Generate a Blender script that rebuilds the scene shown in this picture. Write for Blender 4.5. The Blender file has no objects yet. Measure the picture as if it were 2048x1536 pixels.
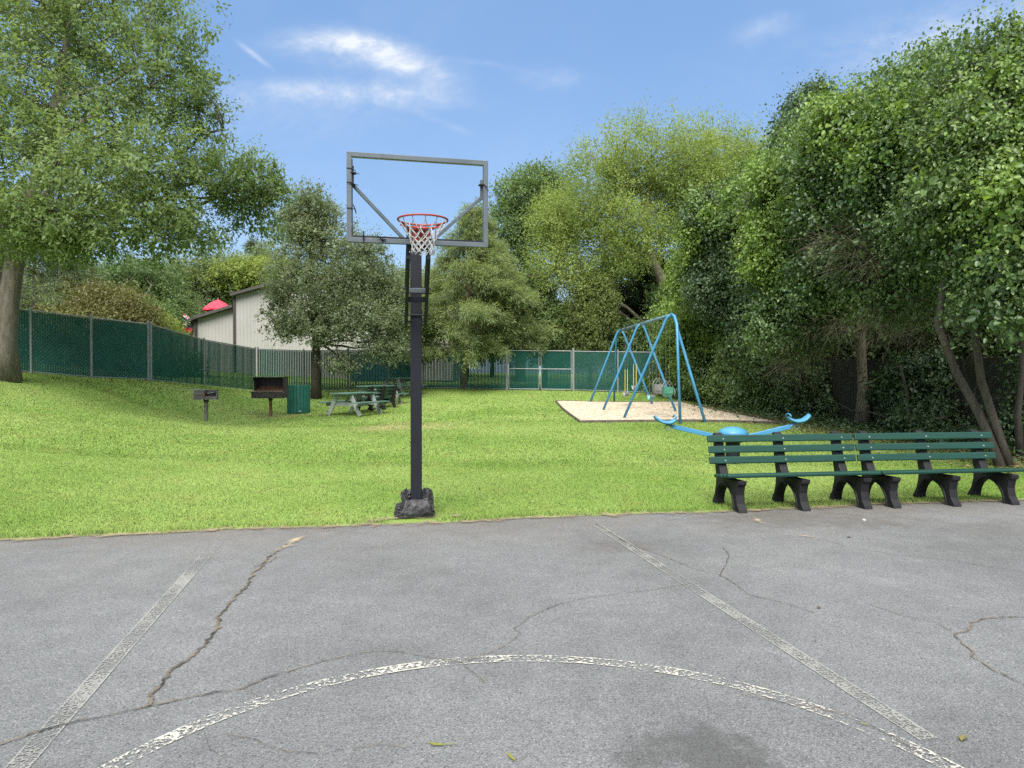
import bpy, math, random
import numpy as np
from mathutils import Vector, Matrix

random.seed(7)
C = bpy.context.scene.collection
R = math.radians
F, CX, HZ, EYE = 1430.0, 1024.0, 750.0, 1.62     # focal length, centre column, horizon row (photo pixels), eye height

# ------------------------------------------------------------------ camera
cam = bpy.data.cameras.new('camera')
cam.sensor_width = 36.0
cam.lens = 36.0 * F / 2048.0
cam.clip_start, cam.clip_end = 0.05, 3000
co = bpy.data.objects.new('camera', cam); C.objects.link(co)
co.location = (0, 0, EYE)
co.rotation_euler = (R(90) - math.atan(18 / F), 0, 0)
bpy.context.scene.camera = co

# ------------------------------------------------------------------ sky
SUN_DIR = Vector((-0.12, -0.64, 0.76)).normalized()
sc = bpy.context.scene
sc.view_settings.view_transform = 'Standard'
sc.view_settings.look = 'None'
sc.view_settings.gamma = 1
sc.view_settings.use_curve_mapping = False
sc.view_settings.exposure = 1.92
sc.cycles.max_bounces = 8
sc.cycles.transparent_max_bounces = 16
sc.cycles.use_denoising = False

w = bpy.data.worlds.new('World'); sc.world = w
w.use_nodes = True
nt = w.node_tree; nt.nodes.clear()

class NG:
    """small helper to write node trees"""
    def __init__(s, tree): s.t = tree
    def n(s, typ, **kw):
        nd = s.t.nodes.new(typ)
        for k, v in kw.items(): setattr(nd, k, v)
        return nd
    def link(s, a, b): s.t.links.new(a, b)
    def put(s, sock, v):
        if hasattr(v, 'is_linked') or isinstance(v, bpy.types.NodeSocket): s.t.links.new(v, sock)
        else:
            if sock.type == 'RGBA' and len(v) == 3: v = (*v, 1)
            sock.default_value = v
    def math(s, op, a, b=None, c=None, clamp=False):
        nd = s.n('ShaderNodeMath', operation=op); nd.use_clamp = clamp
        s.put(nd.inputs[0], a)
        if b is not None: s.put(nd.inputs[1], b)
        if c is not None: s.put(nd.inputs[2], c)
        return nd.outputs[0]
    def mix(s, f, a, b, blend='MIX'):
        nd = s.n('ShaderNodeMix', data_type='RGBA', blend_type=blend)
        s.put(nd.inputs[0], f); s.put(nd.inputs[6], a); s.put(nd.inputs[7], b)
        return nd.outputs[2]
    def noise(s, vec, scale, detail=4, rough=.55, dist=0):
        nd = s.n('ShaderNodeTexNoise')
        nd.inputs['Scale'].default_value = scale; nd.inputs['Detail'].default_value = detail
        nd.inputs['Roughness'].default_value = rough; nd.inputs['Distortion'].default_value = dist
        if vec is not None: s.link(vec, nd.inputs['Vector'])
        return nd.outputs['Fac']
    def ramp(s, f, *stops):
        nd = s.n('ShaderNodeValToRGB'); cr = nd.color_ramp
        while len(cr.elements) < len(stops): cr.elements.new(.5)
        for e, (p, c) in zip(cr.elements, stops):
            e.position = p
            e.color = (*c, 1) if isinstance(c, (tuple, list)) else (c, c, c, 1)
        s.put(nd.inputs[0], f)
        return nd.outputs[0]
    def smooth(s, v, lo, hi):
        nd = s.n('ShaderNodeMapRange', interpolation_type='SMOOTHSTEP')
        s.put(nd.inputs[0], v); nd.inputs[1].default_value = lo; nd.inputs[2].default_value = hi
        return nd.outputs[0]

g = NG(nt)
sky = g.n('ShaderNodeTexSky', sky_type='NISHITA')
sky.sun_disc = False
sky.sun_elevation = math.asin(SUN_DIR.z)
sky.sun_rotation = math.atan2(SUN_DIR.x, SUN_DIR.y)
sky.altitude = 50; sky.air_density = 1.0; sky.dust_density = 1.2; sky.ozone_density = 1.5
tc = g.n('ShaderNodeTexCoord')
sp = g.n('ShaderNodeSeparateXYZ'); g.link(tc.outputs['Generated'], sp.inputs[0])
ysafe = g.math('MAXIMUM', sp.outputs[1], 0.05)
U = g.math('DIVIDE', sp.outputs[0], ysafe)
V = g.math('DIVIDE', sp.outputs[2], ysafe)
front = g.smooth(sp.outputs[1], 0.05, 0.3)
cmb = g.n('ShaderNodeCombineXYZ'); g.link(U, cmb.inputs[0]); g.link(g.math('MULTIPLY', V, 1.6), cmb.inputs[1])
n1 = g.noise(cmb.outputs[0], 8.0, 12, .66, .55)
n2 = g.noise(cmb.outputs[0], 2.6, 6, .55, .6)
def cloud(px, py, rx, ry, amp, tilt=0.0, bend=0.0):
    """a soft bank of cloud round one direction of the sky"""
    u0, v0 = (px - CX) / F, (HZ - py) / F
    du = g.math('SUBTRACT', U, u0); dv = g.math('SUBTRACT', V, v0)
    dv = g.math('SUBTRACT', dv, g.math('MULTIPLY', du, tilt))
    if bend: dv = g.math('ADD', dv, g.math('MULTIPLY', g.math('MULTIPLY', du, du), bend))
    a = g.math('POWER', g.math('DIVIDE', du, rx / F), 2.0)
    a = g.math('POWER', g.math('ABSOLUTE', g.math('DIVIDE', du, rx / F)), 2.0)
    b = g.math('POWER', g.math('ABSOLUTE', g.math('DIVIDE', dv, ry / F)), 2.0)
    e = g.math('POWER', 2.718, g.math('MULTIPLY', g.math('ADD', a, b), -1.0))
    return g.math('MULTIPLY', e, amp)
cl = [cloud(690, 92, 100, 24, .88, -.10, .9), cloud(800, 124, 88, 26, .80, -.36), cloud(735, 118, 150, 34, .42, -.12),
      cloud(620, 182, 120, 17, .55, .02), cloud(760, 190, 130, 20, .60, -.06), cloud(690, 200, 210, 30, .25), cloud(512, 114, 26, 6, .75, -.75),
      cloud(1090, 158, 75, 22, .34, -.1), cloud(985, 132, 50, 7, .34, -.15), cloud(870, 240, 70, 8, .25, -.4),
      cloud(1530, 58, 60, 22, .34, .3), cloud(1960, 70, 210, 60, .75, .1), cloud(1700, 150, 260, 60, .14), cloud(600, 235, 260, 60, .16)]
tot = cl[0]
for c in cl[1:]: tot = g.math('ADD', tot, c)
n3 = g.noise(cmb.outputs[0], 26.0, 10, .7, .8)
tex = g.math('ADD', g.math('MULTIPLY', g.smooth(n1, .3, .72), .85), g.math('MULTIPLY', n2, .30))
tex = g.math('MULTIPLY', tex, g.math('ADD', g.math('MULTIPLY', g.smooth(n3, .3, .7), .6), .62))
dens = g.math('MULTIPLY', g.math('MULTIPLY', tot, tex), front)
dens = g.math('MINIMUM', dens, 1.0)
thin = g.math('MULTIPLY', g.smooth(n2, .42, .8), .10)
dens = g.math('MAXIMUM', dens, thin)
tint = g.mix(1.0, sky.outputs[0], (0.72, 0.78, 0.86), 'MULTIPLY')
hazeblue = g.mix(g.smooth(V, .0, .50), (.96, 1.43, 2.10), (.58, 1.05, 1.88))
tint = g.mix(.78, tint, hazeblue)
cloudcol = g.mix(dens, tint, (2.4, 2.55, 2.75))
# the sky overhead and behind the camera is mostly covered by bright thin cloud
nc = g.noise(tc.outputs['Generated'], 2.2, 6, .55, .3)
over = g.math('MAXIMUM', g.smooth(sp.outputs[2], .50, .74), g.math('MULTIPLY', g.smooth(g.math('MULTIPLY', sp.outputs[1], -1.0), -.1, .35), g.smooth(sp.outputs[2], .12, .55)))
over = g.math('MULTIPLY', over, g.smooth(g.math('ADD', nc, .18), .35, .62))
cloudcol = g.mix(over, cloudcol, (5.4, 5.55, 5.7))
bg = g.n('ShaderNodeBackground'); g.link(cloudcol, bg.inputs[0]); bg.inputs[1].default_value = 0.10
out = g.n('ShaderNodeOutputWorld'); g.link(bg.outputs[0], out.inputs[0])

# ------------------------------------------------------------------ sun behind thin cloud
sd = bpy.data.lights.new('sun', 'SUN'); sd.energy = 2.0; sd.angle = R(40); sd.color = (1.0, .96, .9)
so = bpy.data.objects.new('sun', sd); C.objects.link(so)
so.rotation_euler = (-SUN_DIR).to_track_quat('-Z', 'Y').to_euler()

# ------------------------------------------------------------------ materials
M = {}
def newmat(name):
    m = bpy.data.materials.new(name); m.use_nodes = True
    m.node_tree.nodes.clear(); M[name] = m
    return m, NG(m.node_tree)

def finish(g, shader):
    o = g.n('ShaderNodeOutputMaterial'); g.link(shader, o.inputs[0])

def princ(g, col, rough=.6, metal=0.0, spec=.4):
    p = g.n('ShaderNodeBsdfPrincipled')
    g.put(p.inputs['Base Color'], col); g.put(p.inputs['Roughness'], rough)
    p.inputs['Metallic'].default_value = metal; p.inputs['Specular IOR Level'].default_value = spec
    return p

def surf(name, col, col2=None, rough=.6, metal=0.0, scale=6.0, spots=None, spot_col=None, bump=.15, bscale=60, stretch=None, spec=.4):
    """plain surface with a slow colour change, optional worn spots and a fine bump"""
    m, g = newmat(name)
    tc = g.n('ShaderNodeTexCoord'); v = tc.outputs['Object']
    if stretch:
        mp = g.n('ShaderNodeMapping'); mp.inputs['Scale'].default_value = stretch
        g.link(v, mp.inputs[0]); v = mp.outputs[0]
    col2 = col2 or tuple(c * .72 for c in col)
    c = g.mix(g.smooth(g.noise(v, scale, 6, .6), .3, .7), col, col2)
    if spots is not None:
        c = g.mix(g.smooth(g.noise(v, scale * 3.1, 8, .65), spots, spots + .08), c, spot_col)
    p = princ(g, c, rough, metal, spec)
    g.put(p.inputs['Roughness'], g.math('ADD', g.math('MULTIPLY', g.noise(v, scale * 2, 4), .3), rough - .15, clamp=True))
    if bump:
        b = g.n('ShaderNodeBump'); b.inputs['Strength'].default_value = bump; b.inputs['Distance'].default_value = .01
        g.link(g.noise(v, bscale, 5), b.inputs['Height']); g.link(b.outputs[0], p.inputs['Normal'])
    finish(g, p.outputs[0])
    return m

def leafmat(name, dark, light, rough=.5, trans=.35, spec=.35):
    """leaf colour runs from dark to light with each leaf's own tint"""
    m, g = newmat(name)
    a = g.n('ShaderNodeAttribute', attribute_name='tint')
    c = g.mix(a.outputs['Fac'], dark, light)
    p = princ(g, c, rough, 0, spec)
    t = g.n('ShaderNodeBsdfTranslucent')
    g.link(g.mix(.55, c, tuple(min(1, x * f) for x, f in zip(light, (1.5, 1.5, .7)))), t.inputs[0])
    mx = g.n('ShaderNodeMixShader'); mx.inputs[0].default_value = trans
    g.link(p.outputs[0], mx.inputs[1]); g.link(t.outputs[0], mx.inputs[2])
    finish(g, mx.outputs[0])
    return m

leafmat('oak_leaf', (.066, .116, .042), (.185, .250, .088), 0.5, 0.45)
leafmat('pear_leaf', (.075, .108, .055), (.215, .255, .140), 0.4, 0.4)
leafmat('hemlock_leaf', (.100, .140, .062), (.240, .290, .130), 0.6, 0.45)
leafmat('willow_leaf', (.095, .145, .034), (.265, .330, .090), .55, .45)
leafmat('locust_leaf', (.055, .100, .035), (.135, .200, .065), 0.55, 0.4)
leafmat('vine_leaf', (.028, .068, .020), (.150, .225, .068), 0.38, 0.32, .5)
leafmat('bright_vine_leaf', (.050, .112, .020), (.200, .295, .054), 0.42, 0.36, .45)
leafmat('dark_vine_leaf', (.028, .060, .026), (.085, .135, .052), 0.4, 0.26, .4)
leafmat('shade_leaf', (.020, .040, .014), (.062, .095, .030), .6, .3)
leafmat('cedar_leaf', (.055, .085, .022), (.145, .180, .050), 0.6, 0.35)
leafmat('pine_leaf', (.055, .085, .045), (.135, .170, .085), 0.6, 0.3)
leafmat('far_leaf', (.085, .125, .060), (.195, .245, .110), 0.6, 0.4)
leafmat('bronze_leaf', (.070, .062, .022), (.150, .150, .045), .55, .3)
leafmat('lime_leaf', (.110, .160, .030), (.250, .310, .070), .55, .4)
leafmat('dry_twig', (.035, .030, .019), (.095, .080, .050), 0.8, 0.0)
leafmat('litter', (.10, .075, .04), (.26, .20, .10), .8, .1)
surf('oak_bark', (.17, .145, .115), (.085, .075, .06), .85, scale=5, bump=.9, bscale=16, stretch=(3, 3, .6))
surf('dark_bark', (.085, .070, .055), (.045, .038, .03), .9, scale=6, bump=.8, bscale=20, stretch=(3, 3, .6))
surf('pale_bark', (.20, .165, .12), (.10, .085, .06), .85, scale=6, bump=.8, bscale=18, stretch=(3, 3, .6))

surf('black_metal', (.010, .011, .016), (.007, .008, .011), .5, 0, 4, .66, (.018, .019, .024), .05, 90, None, .25)
surf('frame_metal', (.092, .110, .122), (.070, .084, .094), .5, .3, 5, .64, (.15, .17, .18), .08, 50)
surf('rim_red', (.26, .030, .016), (.20, .024, .014), .5, 0, 20, .62, (.13, .035, .02), .1, 60)
surf('net_cord', (.36, .36, .345), (.22, .22, .215), .9, 0, 30)
surf('black_plastic', (.009, .009, .010), (.006, .006, .007), .55, 0, 6, None, None, .1, 60, None, .25)
surf('pad_vinyl', (.022, .022, .023), (.014, .014, .015), .5, 0, 7, .68, (.05, .05, .05), .4, 14, None, .3)
surf('torn_vinyl', (.014, .014, .015), (.05, .05, .05), .55, 0, 16, .62, (.14, .14, .135), .5, 30, None, .3)
surf('bench_plastic', (.014, .014, .015), (.009, .009, .010), .6, 0, 7, .67, (.03, .03, .03), .15, 90, None, .22)
surf('bench_green', (.007, .042, .029), (.005, .031, .022), .42, 0, 5, .70, (.022, .062, .046), .12, 60, (.6, 8, 8), .3)
surf('bolt_metal', (.6, .6, .58), None, .4, .6, 20)
surf('play_blue', (.048, .205, .36), (.038, .165, .30), .45, 0, 4, .68, (.17, .29, .38), .08, 60)
surf('bar_blue', (.09, .18, .23), (.065, .14, .19), .5, 0, 5, .60, (.16, .20, .21), .1, 60)
surf('chain', (.16, .15, .13), (.07, .06, .055), .6, .3, 30)
surf('chain_sleeve', (.55, .42, .06), (.42, .32, .06), .6, 0, 12)
surf('seat_green', (.06, .22, .15), None, .55, 0, 8)
surf('seat_grey', (.20, .20, .20), (.13, .13, .13), .6, 0, 8)
surf('seat_teal', (.16, .42, .42), None, .55, 0, 8)
surf('seat_black', (.30, .30, .29), (.18, .18, .18), .6, 0, 8)
surf('table_green', (.085, .165, .125), (.060, .120, .090), .7, 0, 4, .60, (.17, .23, .19), .3, 30, (6, .6, 6))
surf('table_grey', (.26, .285, .26), (.19, .21, .19), .75, 0, 4, .62, (.33, .34, .32), .3, 30)
surf('can_green', (.018, .115, .088), (.013, .085, .066), .45, 0, 4, .70, (.03, .14, .11), .1, 40)
surf('grill_steel', (.055, .050, .047), (.030, .027, .026), .7, .2, 7, .56, (.11, .07, .05), .4, 40)
surf('grill_rust', (.165, .080, .042), (.070, .038, .024), .85, 0, 9, .55, (.26, .15, .08), .5, 40)
surf('grill_grey', (.13, .125, .12), (.065, .058, .052), .65, .2, 8, .56, (.24, .23, .22), .4, 40)
surf('galvanised', (.21, .23, .228), (.16, .178, .176), .55, .3, 8)
surf('fence_slat', (.007, .070, .052), (.005, .054, .041), .5, 0, 2, .72, (.014, .085, .066), .1, 30, None, .15)
surf('gate_slat', (.005, .048, .036), (.004, .038, .029), .6, 0, 2, .72, (.010, .062, .048), .1, 30, None, .12)
surf('fence_wire', (.14, .21, .185), (.10, .16, .14), .5, .0, 4)
surf('siding', (.275, .268, .255), (.245, .238, .226), .8, 0, .5)
surf('trim_brown', (.035, .028, .025), None, .7, 0, 4)
surf('roof_dark', (.06, .055, .05), None, .85, 0, 4)
surf('house_white', (.6, .6, .58), None, .8, 0, 1)
surf('house_orange', (.42, .17, .08), None, .8, 0, 3)
surf('umbrella_red', (.62, .03, .06), (.52, .025, .05), .7, 0, 2)
surf('flag_navy', (.015, .02, .07), None, .8); surf('flag_red', (.45, .03, .04), None, .8); surf('flag_white', (.6, .6, .6), None, .8)
surf('wood_pole', (.30, .20, .10), None, .7)
surf('board_wood', (.038, .034, .025), (.02, .018, .013), .85, 0, 2, .60, (.03, .034, .016), .5, 30, (4, 4, .5))
surf('deck_wood', (.16, .12, .09), None, .8)
surf('edging', (.10, .085, .065), (.06, .05, .04), .85, 0, 5)
surf('paint_teal', (.025, .09, .12), (.03, .12, .14), .7, 0, 1.2, .62, (.42, .19, .10), .1)
surf('leaf_yellow', (.15, .14, .04), (.09, .08, .03), .8)
surf('stone_speck', (.62, .60, .56), None, .8)

def lawn_colour(g, v):
    big = g.noise(v, .35, 4, .6)
    mid = g.noise(v, 1.6, 5, .6)
    c = g.mix(g.smooth(big, .32, .68), (.162, .265, .050), (.250, .345, .090))
    c = g.mix(g.math('MULTIPLY', g.smooth(mid, .5, .74), .6), c, (.255, .300, .080))
    return c
def dry_patches(g, v, c):
    """two worn tan patches in the turf, where they lie"""
    sp = g.n('ShaderNodeSeparateXYZ'); g.link(v, sp.inputs[0])
    tot = None
    for (x, y, rx, ry, a) in ((-3.55, 19.4, .75, 1.1, .75), (-2.2, 19.9, .6, 1.0, .5), (-3.3, 20.7, .5, .8, .3), (-11.0, 12.0, 1.2, .6, .3), (-7.9, 24.4, 1.0, .8, .5)):
        a1 = g.math('POWER', g.math('ABSOLUTE', g.math('DIVIDE', g.math('SUBTRACT', sp.outputs[0], x), rx)), 2.0)
        b1 = g.math('POWER', g.math('ABSOLUTE', g.math('DIVIDE', g.math('SUBTRACT', sp.outputs[1], y), ry)), 2.0)
        e = g.math('MULTIPLY', g.math('POWER', 2.718, g.math('MULTIPLY', g.math('ADD', a1, b1), -1.0)), a)
        tot = e if tot is None else g.math('ADD', tot, e)
    tot = g.math('MULTIPLY', tot, g.math('ADD', g.noise(v, 2.5, 5, .6), .4), clamp=True)
    return g.mix(tot, c, (.42, .37, .18))

m, g = newmat('lawn')
geo = g.n('ShaderNodeNewGeometry'); v = geo.outputs['Position']
c = dry_patches(g, v, lawn_colour(g, v))
c = g.mix(g.smooth(g.noise(v, 26, 6, .7), .38, .7), g.mix(.45, c, (.05, .085, .015)), c)
p = princ(g, c, .85, 0, .1)
b = g.n('ShaderNodeBump'); b.inputs['Strength'].default_value = .7; b.inputs['Distance'].default_value = .04
g.link(g.noise(v, 30, 6, .7), b.inputs['Height']); g.link(b.outputs[0], p.inputs['Normal'])
finish(g, p.outputs[0])

m, g = newmat('grass_blade')
geo = g.n('ShaderNodeNewGeometry'); v = geo.outputs['Position']
a = g.n('ShaderNodeAttribute', attribute_name='tint')
c = dry_patches(g, v, lawn_colour(g, v))
c = g.mix(1.0, c, g.ramp(a.outputs['Fac'], (0, (.74, .80, .68)), (.55, (1, 1, 1)), (.9, (1.18, 1.12, 1.18)), (1, (1.6, 1.4, 1.9))), 'MULTIPLY')
p = princ(g, c, .6, 0, .15)
vm = g.n('ShaderNodeVectorMath', operation='MULTIPLY_ADD'); g.link(geo.outputs['Normal'], vm.inputs[0]); vm.inputs[1].default_value = (.35, .35, .35); vm.inputs[2].default_value = (0, 0, .75)
vn = g.n('ShaderNodeVectorMath', operation='NORMALIZE'); g.link(vm.outputs[0], vn.inputs[0]); g.link(vn.outputs[0], p.inputs['Normal'])
t = g.n('ShaderNodeBsdfTranslucent'); g.link(c, t.inputs[0])
mx = g.n('ShaderNodeMixShader'); mx.inputs[0].default_value = .3
g.link(p.outputs[0], mx.inputs[1]); g.link(t.outputs[0], mx.inputs[2]); finish(g, mx.outputs[0])

m, g = newmat('asphalt')
geo = g.n('ShaderNodeNewGeometry'); v = geo.outputs['Position']
sp = g.n('ShaderNodeSeparateXYZ'); g.link(v, sp.inputs[0])
vo = g.n('ShaderNodeTexVoronoi'); vo.inputs['Scale'].default_value = 190; g.link(v, vo.inputs['Vector'])
vc = g.n('ShaderNodeSeparateColor'); g.link(vo.outputs['Color'], vc.inputs[0])
vo2 = g.n('ShaderNodeTexVoronoi'); vo2.inputs['Scale'].default_value = 150; g.link(v, vo2.inputs['Vector'])
vc2 = g.n('ShaderNodeSeparateColor'); g.link(vo2.outputs['Color'], vc2.inputs[0])
base = g.ramp(vc.outputs[0], (0, (.072, .0745, .0755)), (.35, (.105, .108, .1095)), (.75, (.133, .136, .1375)), (1, (.184, .186, .184)))
base = g.mix(g.math('GREATER_THAN', vc2.outputs[1], .990), base, (.225, .222, .212))
base = g.mix(g.math('GREATER_THAN', vc2.outputs[2], .955), base, (.055, .056, .06))
tone = g.noise(v, .55, 5, .6)
base = g.mix(1.0, base, g.ramp(tone, (.25, .74), (.5, 1.0), (.75, 1.20)), 'MULTIPLY')
base = g.mix(1.0, base, g.ramp(g.noise(v, 3.5, 5, .65), (.3, .88), (.7, 1.1)), 'MULTIPLY')
# silt washed down from the lawn, lying along the lawn edge
edge = g.math('SUBTRACT', g.math('ADD', g.math('MULTIPLY', sp.outputs[0], .195), 7.97), sp.outputs[1])
silt = g.math('MULTIPLY', g.math('POWER', 2.718, g.math('MULTIPLY', g.math('MAXIMUM', edge, 0.0), -1.0)), g.smooth(g.noise(v, .9, 6, .65), .28, .62))
base = g.mix(g.math('MULTIPLY', silt, .9), base, g.mix(.5, base, (.12, .095, .065)))
# one old damp or oily stain, and a broad brown one by the bench
def blot(x, y, rx, ry):
    a1 = g.math('POWER', g.math('ABSOLUTE', g.math('DIVIDE', g.math('SUBTRACT', sp.outputs[0], x), rx)), 2.0)
    b1 = g.math('POWER', g.math('ABSOLUTE', g.math('DIVIDE', g.math('SUBTRACT', sp.outputs[1], y), ry)), 2.0)
    e = g.math('POWER', 2.718, g.math('MULTIPLY', g.math('ADD', a1, b1), -1.0))
    return g.smooth(g.math('ADD', e, g.math('MULTIPLY', g.math('SUBTRACT', g.noise(v, 5, 9, .75), .5), 2.4)), .25, .95)
base = g.mix(g.math('MULTIPLY', blot(.80, 3.02, .40, .30), .62), base, (.036, .034, .032))
base = g.mix(g.math('MULTIPLY', blot(3.1, 7.9, 1.6, .55), .40), base, (.060, .050, .040))
base = g.mix(g.math('MULTIPLY', blot(1.05, 6.7, .55, .3), .40), base, (.060, .052, .044))
base = g.mix(g.math('MULTIPLY', blot(5.6, 7.4, 1.5, .5), .30), base, (.075, .065, .052))
p = princ(g, base, .72, 0, .35)
b = g.n('ShaderNodeBump'); b.inputs['Strength'].default_value = .55; b.inputs['Distance'].default_value = .006
g.link(g.math('ADD', vo.outputs['Distance'], g.math('MULTIPLY', g.noise(v, 60, 5), .7)), b.inputs['Height'])
g.link(b.outputs[0], p.inputs['Normal'])
finish(g, p.outputs[0])

def paint(name, col, cover, fine, edge_keep, fade=None):
    """worn court paint: chips let the asphalt below show through"""
    m, g = newmat(name)
    geo = g.n('ShaderNodeNewGeometry'); v = geo.outputs['Position']
    uv = g.n('ShaderNodeUVMap'); sp = g.n('ShaderNodeSeparateXYZ'); g.link(uv.outputs[0], sp.inputs[0])
    across = g.math('ABSOLUTE', g.math('SUBTRACT', g.math('MULTIPLY', sp.outputs[0], 2.0), 1.0))
    nz = g.math('ADD', g.math('MULTIPLY', g.noise(v, fine, 4, .7), .62), g.math('MULTIPLY', g.noise(v, 2.6, 4, .6), .38))
    nz = g.math('ADD', nz, g.math('MULTIPLY', g.smooth(across, .65, .92), edge_keep))
    if fade: nz = g.math('SUBTRACT', nz, g.math('MULTIPLY', g.smooth(sp.outputs[1], fade[0], fade[1]), .13))
    nz = g.math('SUBTRACT', nz, g.math('MULTIPLY', g.smooth(across, .93, 1.0), .12))
    f = g.smooth(nz, cover, cover + .07)
    p = princ(g, g.mix(g.noise(v, 9, 4), col, tuple(x * .8 for x in col)), .8, 0, .3)
    tr = g.n('ShaderNodeBsdfTransparent')
    mx = g.n('ShaderNodeMixShader'); g.link(f, mx.inputs[0]); g.link(tr.outputs[0], mx.inputs[1]); g.link(p.outputs[0], mx.inputs[2])
    finish(g, mx.outputs[0])
paint('line_paint', (.205, .205, .192), .46, 70, .07, (.72, 1.08))
paint('circle_paint', (.40, .39, .34), .505, 48, .05)

m, g = newmat('crack_dirt')
geo = g.n('ShaderNodeNewGeometry'); v = geo.outputs['Position']
uv = g.n('ShaderNodeUVMap'); sp = g.n('ShaderNodeSeparateXYZ'); g.link(uv.outputs[0], sp.inputs[0])
across = g.math('ABSOLUTE', g.math('SUBTRACT', g.math('MULTIPLY', sp.outputs[0], 2.0), 1.0))
c = g.mix(g.smooth(g.noise(v, 5, 5, .7), .36, .58), (.022, .020, .018), g.mix(g.noise(v, 40, 3), (.19, .15, .10), (.085, .068, .046)))
p = princ(g, c, .9, 0, .1)
f = g.smooth(g.math('ADD', g.math('SUBTRACT', 1.0, across), g.math('MULTIPLY', g.math('SUBTRACT', g.noise(v, 45, 4), .5), 1.4)), .22, .5)
tr = g.n('ShaderNodeBsdfTransparent')
mx = g.n('ShaderNodeMixShader'); g.link(g.math('MULTIPLY', f, .82), mx.inputs[0]); g.link(tr.outputs[0], mx.inputs[1]); g.link(p.outputs[0], mx.inputs[2]); finish(g, mx.outputs[0])

def scatter_dirt(name, c1, c2, lo, hi):
    m, g = newmat(name)
    geo = g.n('ShaderNodeNewGeometry'); v = geo.outputs['Position']
    uv = g.n('ShaderNodeUVMap'); sp = g.n('ShaderNodeSeparateXYZ'); g.link(uv.outputs[0], sp.inputs[0])
    across = g.math('ABSOLUTE', g.math('SUBTRACT', g.math('MULTIPLY', sp.outputs[0], 2.0), 1.0))
    p = princ(g, g.mix(g.noise(v, 30, 5, .7), c1, c2), .95, 0, .1)
    e = g.math('ADD', g.math('SUBTRACT', 1.0, across), g.math('MULTIPLY', g.math('SUBTRACT', g.noise(v, 5, 6, .7), .5), 1.9))
    ends = g.math('ABSOLUTE', g.math('SUBTRACT', g.math('MULTIPLY', sp.outputs[1], 2.0), 1.0))
    if 'edge' not in name: e = g.math('SUBTRACT', e, g.math('MULTIPLY', g.math('MULTIPLY', ends, ends), .9))
    f = g.smooth(e, lo, hi)
    tr = g.n('ShaderNodeBsdfTransparent')
    mx = g.n('ShaderNodeMixShader'); g.link(f, mx.inputs[0]); g.link(tr.outputs[0], mx.inputs[1]); g.link(p.outputs[0], mx.inputs[2]); finish(g, mx.outputs[0])
scatter_dirt('edge_dirt', (.27, .215, .14), (.14, .112, .075), .62, 1.25)
scatter_dirt('sand', (.42, .34, .21), (.28, .23, .15), .55, 1.35)
scatter_dirt('moss', (.10, .12, .02), (.19, .18, .04), .45, .6)

m, g = newmat('play_chips')
geo = g.n('ShaderNodeNewGeometry'); v = geo.outputs['Position']
vo = g.n('ShaderNodeTexVoronoi'); vo.inputs['Scale'].default_value = 16; g.link(v, vo.inputs['Vector'])
vc = g.n('ShaderNodeSeparateColor'); g.link(vo.outputs['Color'], vc.inputs[0])
c = g.ramp(vc.outputs[0], (0, (.20, .155, .105)), (.3, (.37, .31, .225)), (.7, (.47, .40, .30)), (1, (.57, .51, .40)))
c = g.mix(g.math('MULTIPLY', g.smooth(g.noise(v, 1.3, 5, .6), .5, .75), .3), c, (.34, .28, .20))
p = princ(g, c, .95, 0, .1)
b = g.n('ShaderNodeBump'); b.inputs['Strength'].default_value = .8; b.inputs['Distance'].default_value = .03
g.link(vc.outputs[1], b.inputs['Height']); g.link(b.outputs[0], p.inputs['Normal']); finish(g, p.outputs[0])

m, g = newmat('clear_acrylic')
tr = g.n('ShaderNodeBsdfTransparent'); tr.inputs[0].default_value = (.97, .98, .98, 1)
gl = g.n('ShaderNodeBsdfGlossy'); gl.inputs['Roughness'].default_value = .05
df = g.n('ShaderNodeBsdfDiffuse'); df.inputs[0].default_value = (.7, .7, .7, 1)
tc = g.n('ShaderNodeTexCoord')
mp = g.n('ShaderNodeMapping'); mp.inputs['Scale'].default_value = (1, 1, 1); g.link(tc.outputs['Object'], mp.inputs[0])
lw = g.n('ShaderNodeLayerWeight'); lw.inputs[0].default_value = .12
m1 = g.n('ShaderNodeMixShader'); g.link(g.math('MULTIPLY', lw.outputs['Fresnel'], .35), m1.inputs[0]); g.link(tr.outputs[0], m1.inputs[1]); g.link(gl.outputs[0], m1.inputs[2])
m2 = g.n('ShaderNodeMixShader'); g.link(g.math('MULTIPLY', g.smooth(g.noise(mp.outputs[0], 9, 9, .75), .63, .78), .35), m2.inputs[0])
g.link(m1.outputs[0], m2.inputs[1]); g.link(df.outputs[0], m2.inputs[2]); finish(g, m2.outputs[0])

# ------------------------------------------------------------------ mesh helpers
def frame_of(d):
    d = Vector(d).normalized()
    up = Vector((0, 0, 1)) if abs(d.z) < .95 else Vector((0, 1, 0))
    s = d.cross(up).normalized()
    return d, s, s.cross(d).normalized()

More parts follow.
